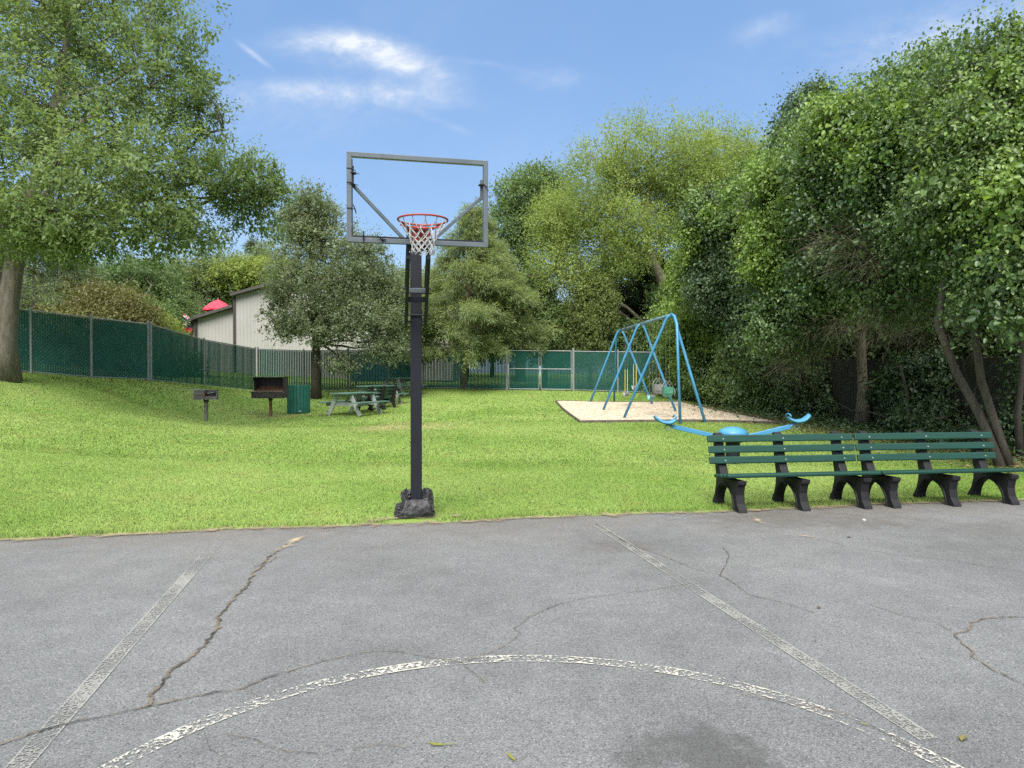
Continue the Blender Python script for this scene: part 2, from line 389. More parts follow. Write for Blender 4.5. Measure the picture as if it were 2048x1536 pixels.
class MB:
    def __init__(s): s.v = []; s.f = []; s.uv = None
    def add(s, vs, fs):
        o = len(s.v); s.v += [tuple(x) for x in vs]; s.f += [tuple(i + o for i in f) for f in fs]
        return s
    def box(s, c, size, rot=None):
        hx, hy, hz = (k / 2 for k in size)
        vs = [Vector((x, y, z)) for x in (-hx, hx) for y in (-hy, hy) for z in (-hz, hz)]
        if rot is not None: vs = [rot @ q for q in vs]
        return s.add([q + Vector(c) for q in vs], [(0, 1, 3, 2), (4, 6, 7, 5), (0, 4, 5, 1), (2, 3, 7, 6), (0, 2, 6, 4), (1, 5, 7, 3)])
    def bar(s, a, b, w, h, up=None):
        a, b = Vector(a), Vector(b); d, sd, u = frame_of(b - a)
        if up is not None:
            u = Vector(up); sd = d.cross(u).normalized(); u = sd.cross(d).normalized()
        vs = [p + sd * i * w / 2 + u * j * h / 2 for p in (a, b) for i, j in ((-1, -1), (1, -1), (1, 1), (-1, 1))]
        return s.add(vs, [(0, 3, 2, 1), (4, 5, 6, 7), (0, 1, 5, 4), (1, 2, 6, 5), (2, 3, 7, 6), (3, 0, 4, 7)])
    def tube(s, pts, rad, n=8, cap=True):
        pts = [Vector(p) for p in pts]
        if not hasattr(rad, '__len__'): rad = [rad] * len(pts)
        vs, fs = [], []
        prev = None
        for i, p in enumerate(pts):
            d = (pts[min(i + 1, len(pts) - 1)] - pts[max(i - 1, 0)])
            d, sd, u = frame_of(d)
            if prev is not None:
                sd = (prev - d * prev.dot(d))
                sd = sd.normalized() if sd.length > 1e-6 else frame_of(d)[1]
                u = sd.cross(d).normalized()
            prev = sd
            for k in range(n):
                a = 2 * math.pi * k / n
                vs.append(p + (sd * math.cos(a) + u * math.sin(a)) * rad[i])
        for i in range(len(pts) - 1):
            for k in range(n):
                k2 = (k + 1) % n
                fs.append((i * n + k, i * n + k2, (i + 1) * n + k2, (i + 1) * n + k))
        if cap: fs += [tuple(range(n))[::-1], tuple(range((len(pts) - 1) * n, len(pts) * n))]
        return s.add(vs, fs)
    def lathe(s, prof, n=24, c=(0, 0, 0)):
        vs = [(c[0] + r * math.cos(2 * math.pi * k / n), c[1] + r * math.sin(2 * math.pi * k / n), c[2] + z) for r, z in prof for k in range(n)]
        fs = [(i * n + k, i * n + (k + 1) % n, (i + 1) * n + (k + 1) % n, (i + 1) * n + k) for i in range(len(prof) - 1) for k in range(n)]
        return s.add(vs, fs)
    def prism(s, poly, axis, lo, hi):
        """poly: outline in the two other axes; axis 0 = x, 1 = y, 2 = z"""
        def mk(a, b, t): return {0: (t, a, b), 1: (a, t, b), 2: (a, b, t)}[axis]
        n = len(poly)
        vs = [mk(a, b, lo) for a, b in poly] + [mk(a, b, hi) for a, b in poly]
        fs = [tuple(range(n))[::-1], tuple(range(n, 2 * n))] + [(i, (i + 1) % n, (i + 1) % n + n, i + n) for i in range(n)]
        return s.add(vs, fs)
    def build(s, name, mat, parent=None, loc=(0, 0, 0), rz=0.0, bevel=0.0, smooth=False, uv=None):
        me = bpy.data.meshes.new(name); me.from_pydata([tuple(q) for q in s.v], [], s.f)
        if uv is not None:
            l = me.uv_layers.new(name='UVMap')
            for lp in me.loops: l.data[lp.index].uv = uv[lp.vertex_index]
        if isinstance(mat, (list, tuple)):
            for k in mat: me.materials.append(M[k])
        else: me.materials.append(M[mat])
        import bmesh
        bm = bmesh.new(); bm.from_mesh(me); bmesh.ops.recalc_face_normals(bm, faces=bm.faces); bm.to_mesh(me); bm.free()
        if smooth:
            for p in me.polygons: p.use_smooth = True
        o = bpy.data.objects.new(name, me); C.objects.link(o)
        o.parent = parent; o.location = loc; o.rotation_euler = (0, 0, rz)
        if bevel:
            b = o.modifiers.new('bevel', 'BEVEL'); b.width = bevel; b.segments = 2; b.limit_method = 'ANGLE'; b.angle_limit = R(40)
        if smooth:
            pass
        return o

def tag(o, label, cat, group=None):
    o['label'] = label; o['category'] = cat
    if group: o['group'] = group
    return o
def thing(name, label, cat, loc, rz=0.0, group=None):
    o = bpy.data.objects.new(name, None); C.objects.link(o)
    o.empty_display_size = .2; o.location = loc; o.rotation_euler = (0, 0, rz)
    return tag(o, label, cat, group)
def struct(o, kind='structure'):
    o['kind'] = kind; return o
def copy_tree(o, parent=None):
    c = o.copy(); C.objects.link(c); c.parent = parent
    for ch in list(o.children): copy_tree(ch, c)
    return c

def P(px, py, Y):
    """world point seen at photo pixel (px, py) at distance Y"""
    return Vector(((px - CX) / F * Y, Y, EYE + (HZ - py) / F * Y))

# ------------------------------------------------------------------ lie of the land
CT = np.array([(-8, 6.4, 0), (-5, 7, 0), (-1, 7.8, 0), (2.5, 8.5, 0), (6.5, 9.2, 0), (11, 10.1, .03), (-12, 5.7, .05),
    (-1, 12, .07), (3, 12, .08), (7, 13, .10), (9.3, 19, .18), (-9.4, 22, .26), (-8.3, 24.7, .21), (-7.1, 24, .22), (-5.6, 24, .25),
    (3.2, 20.7, .30), (5.4, 19.7, .30), (4.2, 28, .48), (-1, 20, .22), (-1, 27, .45), (-14.05, 20.9, 1.66), (-12.7, 21.6, 1.51), (-11.8, 23.2, 1.43),
    (-12.1, 28.1, 1.17), (-11, 30.8, .91), (-7.4, 32, .88), (-4.2, 34.2, .97), (-.2, 33.1, .90), (2.8, 33.1, .88), (6.5, 31.5, .78),
    (-8.3, 29.5, .62), (-15, 18.5, 1.78), (-10, 14, .62), (-7, 10.5, .18), (-18, 12, 1.5), (-20, 6, .8), (-18, 30, 1.9), (-22, 40, 2.1), (0, 45, 1.2),
    (10, 38, .9), (14, 25, .4), (14, 12, .1), (26, 30, .8), (-34, 20, 2.3), (-34, 60, 2.6), (30, 60, 1.4), (0, 80, 1.8), (28, 8, .1), (-34, 2, 1.2)])
def phi(r): return np.sqrt(r * r + 2.2)
_D = np.hypot(CT[:, None, 0] - CT[None, :, 0], CT[:, None, 1] - CT[None, :, 1])
_n = len(CT)
_A = np.zeros((_n + 1, _n + 1)); _A[:_n, :_n] = phi(_D); _A[:_n, _n] = 1; _A[_n, :_n] = 1
_W = np.linalg.solve(_A, np.append(CT[:, 2], 0))
def edge_y(x): return 7.97 + .195 * x + .035 * np.sin(x * 1.7) + .02 * np.sin(x * 4.3 + 1)
def ground(x, y):
    x = np.asarray(x, float); y = np.asarray(y, float)
    d = np.hypot(x[..., None] - CT[:, 0], y[..., None] - CT[:, 1])
    h = (phi(d) * _W[:_n]).sum(-1) + _W[_n]
    far = np.clip((np.hypot(x, y - 25) - 45) / 40, 0, 1); far = far * far * (3 - 2 * far)
    h = h * (1 - far) + 1.8 * far
    e = y - edge_y(x)
    t = np.clip(e / 1.6, 0, 1); t = t * t * (3 - 2 * t)
    return np.where(e < 0, -.06 * np.clip(-e / .12, 0, 1) + .008, .008 + np.maximum(h, -.02) * t)
def gz(x, y): return float(ground(np.array([x]), np.array([y]))[0])
def hit(px, py):
    """where the sight line through a photo pixel meets the ground"""
    a, b = (px - CX) / F, (HZ - py) / F
    Y = 3.0
    while Y < 60:
        if EYE + b * Y <= gz(a * Y, Y): break
        Y += .02
    return Vector((a * Y, Y, gz(a * Y, Y)))

def axis_lines(fine, lo, hi, step, far):
    a = list(np.arange(lo, hi + .001, step))
    l = [-far, -far * .4, -160, -90, -60]; h = [60, 90, 160, far * .4, far]
    return np.array([q for q in l if q < lo - 2] + a + [q for q in h if q > hi + 2])
xs = axis_lines(0, -40, 30, .5, 900)
ys = np.concatenate([[-900, -300, -100, -40, -15, -5, 0, 3], np.arange(5, 12, .14), np.arange(12, 60, .6), [62, 66, 72, 80, 95, 120, 180, 300, 900]])
XX, YY = np.meshgrid(xs, ys)
ZZ = ground(XX, YY)
nx, ny = len(xs), len(ys)
me = bpy.data.meshes.new('lawn')
vv = np.stack([XX, YY, ZZ], -1).reshape(-1, 3)
idx = np.arange(nx * ny).reshape(ny, nx)
ff = np.stack([idx[:-1, :-1], idx[:-1, 1:], idx[1:, 1:], idx[1:, :-1]], -1).reshape(-1, 4)
me.from_pydata(vv.tolist(), [], ff.tolist()); me.materials.append(M['lawn'])
for p in me.polygons: p.use_smooth = True
lawn = bpy.data.objects.new('lawn', me); C.objects.link(lawn); struct(lawn)

# the court: one asphalt sheet up to the lawn edge
b = MB()
xe = np.arange(-30, 30.01, .25)
top = [(x, float(edge_y(x)) + .03 * math.sin(x * 11) + .02 * random.uniform(-1, 1), .012) for x in xe]
bot = [(x, -25, .012) for x in xe]
b.v = top + bot; n = len(xe)
b.f = [(n + i, n + i + 1, i + 1, i) for i in range(n - 1)]
struct(b.build('court', 'asphalt'))

def strip(name, pts, wid, mat, z, kind='structure', jit=0.0, dens=.05, wj=0.0):
    """flat ribbon along ground points with uv across / along"""
    pts = [Vector((p[0], p[1])) for p in pts]
    L = [0]
    for i in range(1, len(pts)): L.append(L[-1] + (pts[i] - pts[i - 1]).length)
    n = max(2, int(L[-1] / dens)); rs = random.Random(len(name) * 7 + int(abs(pts[0].x) * 1000))
    V, U, Fc = [], [], []
    q = []
    for k in range(n + 1):
        t = L[-1] * k / n; j = 0
        while j < len(L) - 2 and L[j + 1] < t: j += 1
        a = (t - L[j]) / max(1e-6, L[j + 1] - L[j]); q.append(pts[j].lerp(pts[j + 1], a))
    for k in range(n + 1):
        d = (q[min(k + 1, n)] - q[max(k - 1, 0)]).normalized(); s = Vector((-d.y, d.x))
        ww = wid if not hasattr(wid, '__len__') else wid[0] + (wid[1] - wid[0]) * k / n
        ww *= 1 + wj * rs.uniform(-1, 1)
        c = q[k] + s * jit * rs.uniform(-1, 1)
        for sg in (-1, 1):
            p = c + s * sg * ww / 2
            zz = z if not callable(z) else z(p.x, p.y)
            V.append((p.x, p.y, zz)); U.append(((sg + 1) / 2, k / n))
    b = MB(); b.v = V; b.f = [(2 * k, 2 * k + 1, 2 * k + 3, 2 * k + 2) for k in range(n)]
    o = b.build(name, mat, uv=U); o['kind'] = kind
    return o

def G0(px, py):
    Y = EYE * F / (py - HZ); return ((px - CX) / F * Y, Y)
# lane lines and the free-throw circle
l0, l1 = Vector(G0(44.4, 1528.7)), Vector(G0(355.5, 1176.7)); d = (l1 - l0).normalized()
strip('lane_line', [l0 - d * 2.5, l1 + d * 1.75], .105, 'line_paint', .016)
l0, l1 = Vector(G0(1829.5, 1467.6)), Vector(G0(1352.5, 1157)); d = (l1 - l0).normalized()
strip('lane_line', [l0 - d * .1, l1 + d * 2.6], .10, 'line_paint', .016)
cp = np.array([G0(*q) for q in ((239, 1532), (480, 1428), (700, 1365.7), (900, 1334), (1094, 1324), (1398, 1357.6), (1650, 1437), (1892, 1540))])
sol = np.linalg.lstsq(np.c_[2 * cp, np.ones(len(cp))], (cp ** 2).sum(1), rcond=None)[0]
ccx, ccy = sol[0], sol[1]; cr = math.sqrt(sol[2] + ccx ** 2 + ccy ** 2)
strip('free_throw_circle', [(ccx + cr * math.cos(a), ccy + cr * math.sin(a)) for a in np.linspace(R(-20), R(205), 90)], .095, 'circle_paint', .018)

cracks = [
    ([(-20, 1508), (60, 1478), (130, 1458), (200, 1444), (292, 1424), (360, 1408), (420, 1396), (485, 1387), (520, 1370), (590, 1346)], .028),
    ([(292, 1424), (300, 1400), (345, 1345), (385, 1318), (420, 1282), (436, 1258), (432, 1240), (455, 1215), (480, 1190), (497, 1170), (505, 1150), (520, 1140), (530, 1125), (545, 1112), (575, 1092)], .048),
    ([(505, 1138), (540, 1128), (552, 1118)], .03),
    ([(590, 1346), (640, 1332), (700, 1318), (750, 1310), (800, 1312), (850, 1322), (920, 1334)], .014),
    ([(920, 1334), (985, 1312), (1015, 1295), (1042, 1275), (1028, 1265), (1060, 1240), (1100, 1222), (1140, 1208), (1230, 1194), (1300, 1186), (1375, 1174), (1420, 1170)], .014),
    ([(925, 1338), (950, 1358), (972, 1376)], .012),
    ([(1270, 1095), (1330, 1118), (1390, 1142), (1440, 1155), (1470, 1172), (1500, 1196), (1560, 1208), (1630, 1232)], .016),
    ([(1440, 1158), (1452, 1135), (1460, 1115), (1445, 1098)], .016),
    ([(1730, 1210), (1800, 1235), (1870, 1250), (1910, 1270)], .014),
    ([(2060, 1240), (1980, 1243), (1950, 1252), (1938, 1270), (1912, 1275), (1930, 1297), (1950, 1310), (1950, 1322), (1985, 1345), (2060, 1382)], .026),
    ([(1640, 1080), (1700, 1098), (1800, 1115), (1900, 1125), (1980, 1138), (2060, 1150)], .010),
    ([(440, 1480), (500, 1490), (540, 1505), (580, 1518), (640, 1519), (690, 1512), (760, 1500), (810, 1508)], .010),
    ([(485, 1387), (505, 1398), (522, 1408)], .009),
    ([(405, 1480), (415, 1510), (440, 1528)], .006),
    ([(1190, 1050), (1230, 1075), (1280, 1105)], .02),
    ([(1480, 1338 + 60), (1700, 1440), (1760, 1470), (1850, 1520)], .012)]
for pts, wd in cracks:
    strip('pavement_crack', [G0(*q) for q in pts], wd * .58, 'crack_dirt', .0205, jit=wd * .26, dens=.035, wj=.45)
strip('moss_tuft', [G0(*q) for q in ((845, 1496), (870, 1502), (900, 1503), (928, 1505))], .035, 'moss', .0225, jit=.005, wj=.4)
strip('moss_tuft', [G0(*q) for q in ((1008, 1515), (1022, 1527), (1035, 1545))], .035, 'moss', .0225, jit=.005, wj=.4)
strip('moss_tuft', [G0(*q) for q in ((1720, 1458), (1745, 1464))], .02, 'moss', .0225, wj=.4)
strip('dirt_strip', [(x, float(edge_y(x)) - .04) for x in np.arange(-9, 10, .15)], .70, 'edge_dirt', .0245, jit=.0, wj=.0)
strip('sand_patch', [G0(*q) for q in ((1505, 1036), (1520, 1048), (1545, 1058))], .30, 'sand', .0245)
strip('sand_patch', [G0(*q) for q in ((1575, 1073), (1612, 1077), (1645, 1080))], .16, 'sand', .0245)
strip('sand_patch', [G0(*q) for q in ((535, 1118), (560, 1104), (600, 1080), (640, 1066))], .30, 'sand', .0265)
strip('dirt_patch', [G0(*q) for q in ((730, 1046), (800, 1040), (850, 1038), (920, 1036))], .60, 'edge_dirt', .026)

# the play pit of pale chips with dark edging boards
pc = [hit(1112, 804), hit(1160, 846), hit(1561, 849), hit(1362, 806)]
b = MB(); n = 14; V = []
for i in range(n + 1):
    for j in range(n + 1):
        q = (pc[0].lerp(pc[3], i / n)).lerp(pc[1].lerp(pc[2], i / n), j / n)
        V.append((q.x, q.y, gz(q.x, q.y) + .055))
b.v = V; b.f = [(i * (n + 1) + j, (i + 1) * (n + 1) + j, (i + 1) * (n + 1) + j + 1, i * (n + 1) + j + 1) for i in range(n) for j in range(n)]
struct(b.build('playground_chips', 'play_chips', smooth=True))
t = thing('pit_edging', 'low dark timber edging around the pale chip pit under the swings', 'edging', pc[1])
for q0, q1 in ((pc[0], pc[1]), (pc[1], pc[2]), (pc[2], pc[3]), (pc[3], pc[0])):
    b = MB(); k = 10
    for i in range(k):
        a, c = q0.lerp(q1, i / k), q0.lerp(q1, (i + 1) / k)
        a = Vector((a.x, a.y, gz(a.x, a.y) + .03)); c = Vector((c.x, c.y, gz(c.x, c.y) + .03))
        b.bar(a - pc[1], c - pc[1], .045, .09)
    b.build('edging_board', 'edging', t)

# ------------------------------------------------------------------ numpy leaf clouds
def quick_mesh(name, V, Fq, mat, tint=None, smooth=False):
    me = bpy.data.meshes.new(name); k = Fq.shape[1]
    me.vertices.add(len(V)); me.vertices.foreach_set('co', V.astype(np.float32).ravel())
    me.loops.add(Fq.size); me.loops.foreach_set('vertex_index', Fq.astype(np.int32).ravel())
    me.polygons.add(len(Fq)); me.polygons.foreach_set('loop_start', (np.arange(len(Fq)) * k).astype(np.int32))
    try: me.polygons.foreach_set('loop_total', np.full(len(Fq), k, np.int32))
    except Exception: pass
    if tint is not None:
        at = me.attributes.new('tint', 'FLOAT', 'POINT'); at.data.foreach_set('value', tint.astype(np.float32))
    me.update(calc_edges=True); me.materials.append(M[mat])
    if smooth: me.polygons.foreach_set('use_smooth', np.ones(len(Fq), bool))
    return me
def unit(a): return a / np.maximum(np.linalg.norm(a, axis=-1, keepdims=True), 1e-9)

def leaves(pos, dr, nrm, L, W, tint, fold=.18, six=False, rs=None):
    n = len(pos); dr = unit(dr)
    sd = unit(np.cross(dr, nrm)); nm = np.cross(sd, dr)
    L = L[:, None]; W = W[:, None]
    if not six:
        V = np.stack([pos, pos + dr * L * .45 + sd * W / 2 + nm * W * fold, pos + dr * L, pos + dr * L * .45 - sd * W / 2 + nm * W * fold], 1).reshape(-1, 3)
        Fq = np.arange(n * 4).reshape(n, 4); T = np.repeat(tint, 4)
    else:
        V = np.stack([pos, pos + dr * L * .28 + sd * W * .46 + nm * W * fold, pos + dr * L * .68 + sd * W * .40 + nm * W * fold * .9 - nm * L * .06,
                      pos + dr * L - nm * L * .14, pos + dr * L * .68 - sd * W * .40 + nm * W * fold * .9 - nm * L * .06, pos + dr * L * .28 - sd * W * .46 + nm * W * fold], 1).reshape(-1, 3)
        o = np.arange(n)[:, None] * 6
        Fq = np.concatenate([o + [0, 1, 2, 3], o + [0, 3, 4, 5]], 0); T = np.repeat(tint, 6)
    return V, Fq, T

def wob(p, f, seed):
    rs = np.random.RandomState(seed); o = np.zeros(len(p))
    for k in range(5):
        kv = rs.normal(size=3) * f * (1 + .5 * k); o += np.sin(p @ kv + rs.uniform(0, 6.28)) / (1 + .4 * k)
    return o / 2.6

def clusters(blobs, n, seed, shell=.45, lump=.22, gaps=0.0, gapf=.9):
    rs = np.random.RandomState(seed)
    B = np.array([list(q[:6]) for q in blobs], float); wgt = np.array([q[6] if len(q) > 6 else 1.0 for q in blobs])
    a = (B[:, 3] * B[:, 4] * B[:, 5]) ** (2 / 3.) * wgt; k = rs.choice(len(B), n, p=a / a.sum())
    d = unit(rs.normal(size=(n, 3)))
    r = 1 - (1 - shell) * rs.uniform(size=n) ** 1.3
    r = r * (1 + lump * wob(d + B[k, :3] * .7, 2.6, seed + 1))
    c = B[k, :3] + d * B[k, 3:6] * r[:, None]
    keep = np.ones(n, bool)
    if gaps: keep = wob(c, gapf, seed + 2) < 1.0 - gaps * 2
    o = unit(d / B[k, 3:6])
    return c[keep], o[keep]

def foliage(name, mat, parent, blobs, n, m, L, W, tl, seed, shell=.45, lump=.22, gaps=0.0, gapf=.9, droop=.2, up=.6, out=.5, six=False, tuft=.5, tgrad=.0, stray=0.0, vary=False, lng=.38):
    rs = np.random.RandomState(seed + 5)
    c, o = clusters(blobs, n, seed, shell, lump, gaps, gapf)
    if stray: c = c + o * (rs.exponential(stray, len(c))[:, None])
    k = len(c)
    tw = unit(o * .7 + rs.normal(size=(k, 3)) * .5 + np.array([0, 0, .15 - droop]))
    t = (np.arange(m)[None, :] + rs.uniform(0, 1, (k, m))) / m
    pos = c[:, None, :] + tw[:, None, :] * (t[..., None] - .35) * tl + rs.normal(size=(k, m, 3)) * tl * .16
    dr = tw[:, None, :] * tuft + rs.normal(size=(k, m, 3)) * .6 + np.array([0, 0, -droop])
    nr = np.array([0, 0, up]) + o[:, None, :] * out + rs.normal(size=(k, m, 3)) * .45
    ct = .5 + .42 * wob(c, .8, seed + 9) + rs.normal(size=k) * .13
    ti = np.clip(ct[:, None] + rs.normal(size=(k, m)) * .17 + (t - .5) * .25, 0, 1)
    N = k * m
    sz = rs.uniform(.65, 1.25, N)
    if vary:   # leaves shrink towards the twig tip and differ from twig to twig; a few twigs stand out of the mass
        sz = (np.clip(rs.normal(.92, .22, (k, 1)), .5, 1.5) * (1.18 - .62 * t) * rs.uniform(.8, 1.2, (k, m))).ravel()
        tw_out = rs.uniform(size=k) < .09
        pos[tw_out] += (o[tw_out][:, None, :] * .9 + np.array([0, 0, .5])) * (t[tw_out][..., None] * lng)
    V, Fq, T = leaves(pos.reshape(N, 3), dr.reshape(N, 3), nr.reshape(N, 3), L * sz, W * sz * rs.uniform(.9, 1.1, N), ti.ravel(), six=six)
    base = np.array(parent.location) if parent else np.zeros(3)
    o_ = bpy.data.objects.new(name, quick_mesh(name, V - base, Fq, mat, T)); C.objects.link(o_); o_.parent = parent
    return o_, c

def curve_pts(a, b, n, sag, rs, jit=.03):
    a, b = Vector(a), Vector(b); L = (b - a).length
    off = Vector((rs.uniform(-1, 1), rs.uniform(-1, 1), rs.uniform(-1, 1))) * L * jit * 2
    pts = []
    for i in range(n + 1):
        t = i / n; p = a.lerp(b, t) + (off + Vector((0, 0, sag * L))) * (4 * t * (1 - t)) * .5
        if 0 < i < n: p += Vector((rs.uniform(-1, 1), rs.uniform(-1, 1), rs.uniform(-1, 1))) * L * jit * .5
        pts.append(p)
    return pts

def wood(name, mat, parent, trunks, limbs, twigs, seed, rl=.09, rtw=.014, ends=None, sag=.12, clear=0.0):
    """trunks: [(points, radii)], limbs: end points; twigs: cloud of cluster centres to reach"""
    rs = random.Random(seed); b = MB(); base = Vector(parent.location)
    nodes = []
    for pts, rad in trunks:
        b.tube([Vector(p) - base for p in pts], rad, 10)
        for i in range(len(pts) - 1):
            for q in range(4):
                t = q / 4
                if Vector(pts[i]).lerp(Vector(pts[i + 1]), t).z > base.z + clear: nodes.append((Vector(pts[i]).lerp(Vector(pts[i + 1]), t), rad[i] + (rad[i + 1] - rad[i]) * t))
    tn = [q for q in nodes]
    for e in limbs:
        e = Vector(e)
        cand = [q for q in tn if q[0].z < e.z - .1] or tn[:1]
        best = min(cand, key=lambda q: (q[0] - e).length + 1.0 * abs((e.z - q[0].z) - .6 * math.hypot(e.x - q[0].x, e.y - q[0].y)))
        pts = curve_pts(best[0], e, 7, sag, rs, .05); r0 = min(best[1] * .55, rl)
        rad = [r0 * (1 - .8 * i / 7) for i in range(8)]
        b.tube([p - base for p in pts], rad, 6)
        nodes += [(p, r) for p, r in zip(pts[2:], rad[2:])]
    if len(twigs):
        NP = np.array([tuple(q[0]) for q in nodes])
        for e in twigs:
            dd = np.linalg.norm(NP - e, axis=1) + .5 * np.maximum(NP[:, 2] - e[2], 0); j = int(dd.argmin())
            pts = curve_pts(nodes[j][0], Vector(e), 4, rs.uniform(-.02, .12), rs, .06)
            b.tube([p - base for p in pts], [min(rtw, nodes[j][1]) * (1 - .75 * i / 4) for i in range(5)], 4, False)
    return b.build(name, mat, parent, smooth=True)

def blob(px, py, Y, rx, ry, rz, w=1.0):
    p = P(px, py, Y); return (p.x, p.y, p.z, rx, ry, rz, w)

def tree(name, label, cat, base, trunks, blobs, n, m, L, W, tl, leafm, bark, seed, ntw=120, group=None, rl=.09, rtw=.014, limbs=None, sag=.12, part='crown', clear=0.0, **kw):
    t = thing(name, label, cat, base, 0, group)
    cr, c = foliage(part, leafm, t, blobs, n, m, L, W, tl, seed, **kw)
    rs = np.random.RandomState(seed + 77)
    pick = c[rs.choice(len(c), min(ntw, len(c)), replace=False)] if ntw else []
    wood('trunk', bark, t, trunks, limbs if limbs is not None else [q[:3] for q in blobs], pick, seed, rl, rtw, sag=sag, clear=clear)
    return t

def twig_mass(name, parent, blobs, n, seed, mat='dry_twig', length=.5, wid=.006, dirv=None):
    """fine dry twigs as thin bent slivers"""
    rs = np.random.RandomState(seed); c, o = clusters(blobs, n, seed, .1, .3)
    k = len(c); d = unit(o * .5 + rs.normal(size=(k, 3)) * .7 + (np.array(dirv) if dirv is not None else 0))
    V, Fq, T = leaves(c, d, rs.normal(size=(k, 3)), length * rs.uniform(.5, 1.3, k), np.full(k, wid), rs.uniform(0, 1, k), fold=.8)
    base = np.array(parent.location) if parent else np.zeros(3)
    ob = bpy.data.objects.new(name, quick_mesh(name, V - base, Fq, mat, T)); C.objects.link(ob); ob.parent = parent
    return ob

#@@VEGETATION
# ------------------------------------------------------------------ the big oak on the left bank
ob = Vector((-13.4, 19.0, gz(-13.4, 19.0)))
B_oak = [blob(60, 330, 18.5, 3.0, 3.0, 1.6), blob(190, 360, 17.5, 2.4, 2.6, 1.5), blob(330, 330, 18.5, 2.0, 2.2, 1.2), blob(450, 350, 19, 1.6, 1.6, .9, 1.3),
         blob(525, 365, 19.5, .85, .9, .55, 1.6), blob(555, 385, 19.5, .5, .7, .4, 1.6), blob(480, 400, 19.2, .9, 1.0, .5, 1.4), blob(110, 200, 19, 3.0, 3.2, 1.9), blob(270, 230, 19, 2.2, 2.4, 1.5), blob(350, 140, 19.5, 1.2, 1.8, 1.2), blob(380, 235, 19.2, .95, 1.3, .9),
         blob(200, 80, 20, 2.9, 3.0, 1.7), blob(330, 40, 20, 1.3, 2.0, 1.2), blob(60, 20, 20, 3.2, 3.2, 2.0), blob(-120, 200, 19, 3.5, 3.5, 3.0), blob(-80, 400, 18, 2.5, 3.0, 1.6),
         blob(90, 450, 17, 2.1, 2.3, .9), blob(230, 455, 17.5, 1.8, 2.0, .75), blob(330, 430, 18, 1.5, 1.7, .7), blob(200, -90, 20.5, 3.0, 3.0, 1.8), blob(505, 435, 19.5, .7, .8, .55, 1.3),
         blob(400, 475, 18.5, .9, 1.1, .45), blob(110, 478, 17.2, 1.4, 1.5, .45), blob(10, 450, 16.8, 1.5, 1.5, .6), blob(240, 492, 17.8, 1.1, 1.3, .36), blob(330, 480, 18.2, .9, 1.1, .36), blob(555, 450, 19.3, .4, .5, .45, 1.2), blob(410, 190, 19.4, .7, 1.0, .9), blob(400, 90, 19.8, .6, 1.0, .9)]
tp = [ob, P(12, 690, 18.8), P(20, 600, 18.8), P(32, 520, 18.8), P(60, 420, 19), P(95, 300, 19.2), P(130, 150, 19.5), P(150, 0, 20)]
tp2 = [ob + Vector((-.12, .05, 0)), P(2, 690, 18.9), P(2, 600, 18.9), P(-10, 500, 18.9), P(-50, 380, 18.8), P(-80, 200, 19)]
tree('oak_tree', 'large spreading oak with grey twin trunk on the grassy bank at the left', 'tree', ob,
     [(tp, [.34, .25, .235, .225, .19, .15, .10, .05]), (tp2, [.32, .25, .23, .22, .18, .08])], B_oak, 7600, 20, .130, .062, .50, 'oak_leaf', 'oak_bark', 11,
     ntw=520, rl=.13, rtw=.024, shell=.25, lump=.30, gaps=.33, gapf=1.05, droop=.25, up=.7, stray=.03, vary=True,
     limbs=[P(540, 380, 19.4), P(340, 155, 19.3), P(275, 250, 19), P(360, 115, 19.6), P(430, 400, 19), P(520, 385, 19.4), P(320, 455, 18), P(450, 260, 19.5), P(140, 100, 20), P(230, 300, 18.5), P(250, 440, 17.5), P(180, 490, 17.6), P(100, 440, 17), P(300, 60, 20)], sag=.10, clear=3.3)

# ------------------------------------------------------------------ the pear tree by the picnic tables
pb = hit(632, 797); Yp = pb.y
B_pear = [blob(620, 400, Yp, .75, .8, .7), blob(605, 460, Yp, 1.2, 1.3, .9), blob(655, 490, Yp, 1.5, 1.5, 1.1), blob(590, 560, Yp - .4, 1.2, 1.3, 1.1), blob(680, 570, Yp - .8, 1.9, 1.7, 1.3),
          blob(750, 560, Yp, 1.1, 1.3, .9), blob(570, 640, Yp - .6, 1.0, 1.2, .8), blob(640, 640, Yp - .8, 1.6, 1.6, 1.0), blob(730, 640, Yp - 1, 1.7, 1.6, 1.1), blob(790, 640, Yp, .9, 1.2, .9),
          blob(770, 700, Yp - .8, 1.1, 1.2, .6), blob(590, 440, Yp, .6, .8, .8), blob(730, 505, Yp, 1.0, 1.1, .7), blob(690, 725, Yp - 1.2, .9, .9, .45, .6), blob(560, 600, Yp - .3, .6, .8, .5), blob(795, 590, Yp, .8, 1.0, .7), blob(800, 680, Yp - .3, .7, .9, .7), blob(640, 430, Yp, .9, 1.0, .8)]
tree('pear_tree', 'grey-green rounded tree with one dark trunk beside the picnic tables, before the pale building', 'tree', pb,
     [([pb, P(632, 740, Yp), P(633, 690, Yp), P(628, 620, Yp), P(622, 520, Yp), P(618, 390, Yp)], [.24, .19, .17, .13, .08, .02])], B_pear, 6400, 14, .105, .075, .42,
     'pear_leaf', 'dark_bark', 21, ntw=300, rl=.075, rtw=.014, clear=2.0, shell=.2, lump=.3, gaps=.16, gapf=1.4, droop=.15, stray=.03, vary=True)

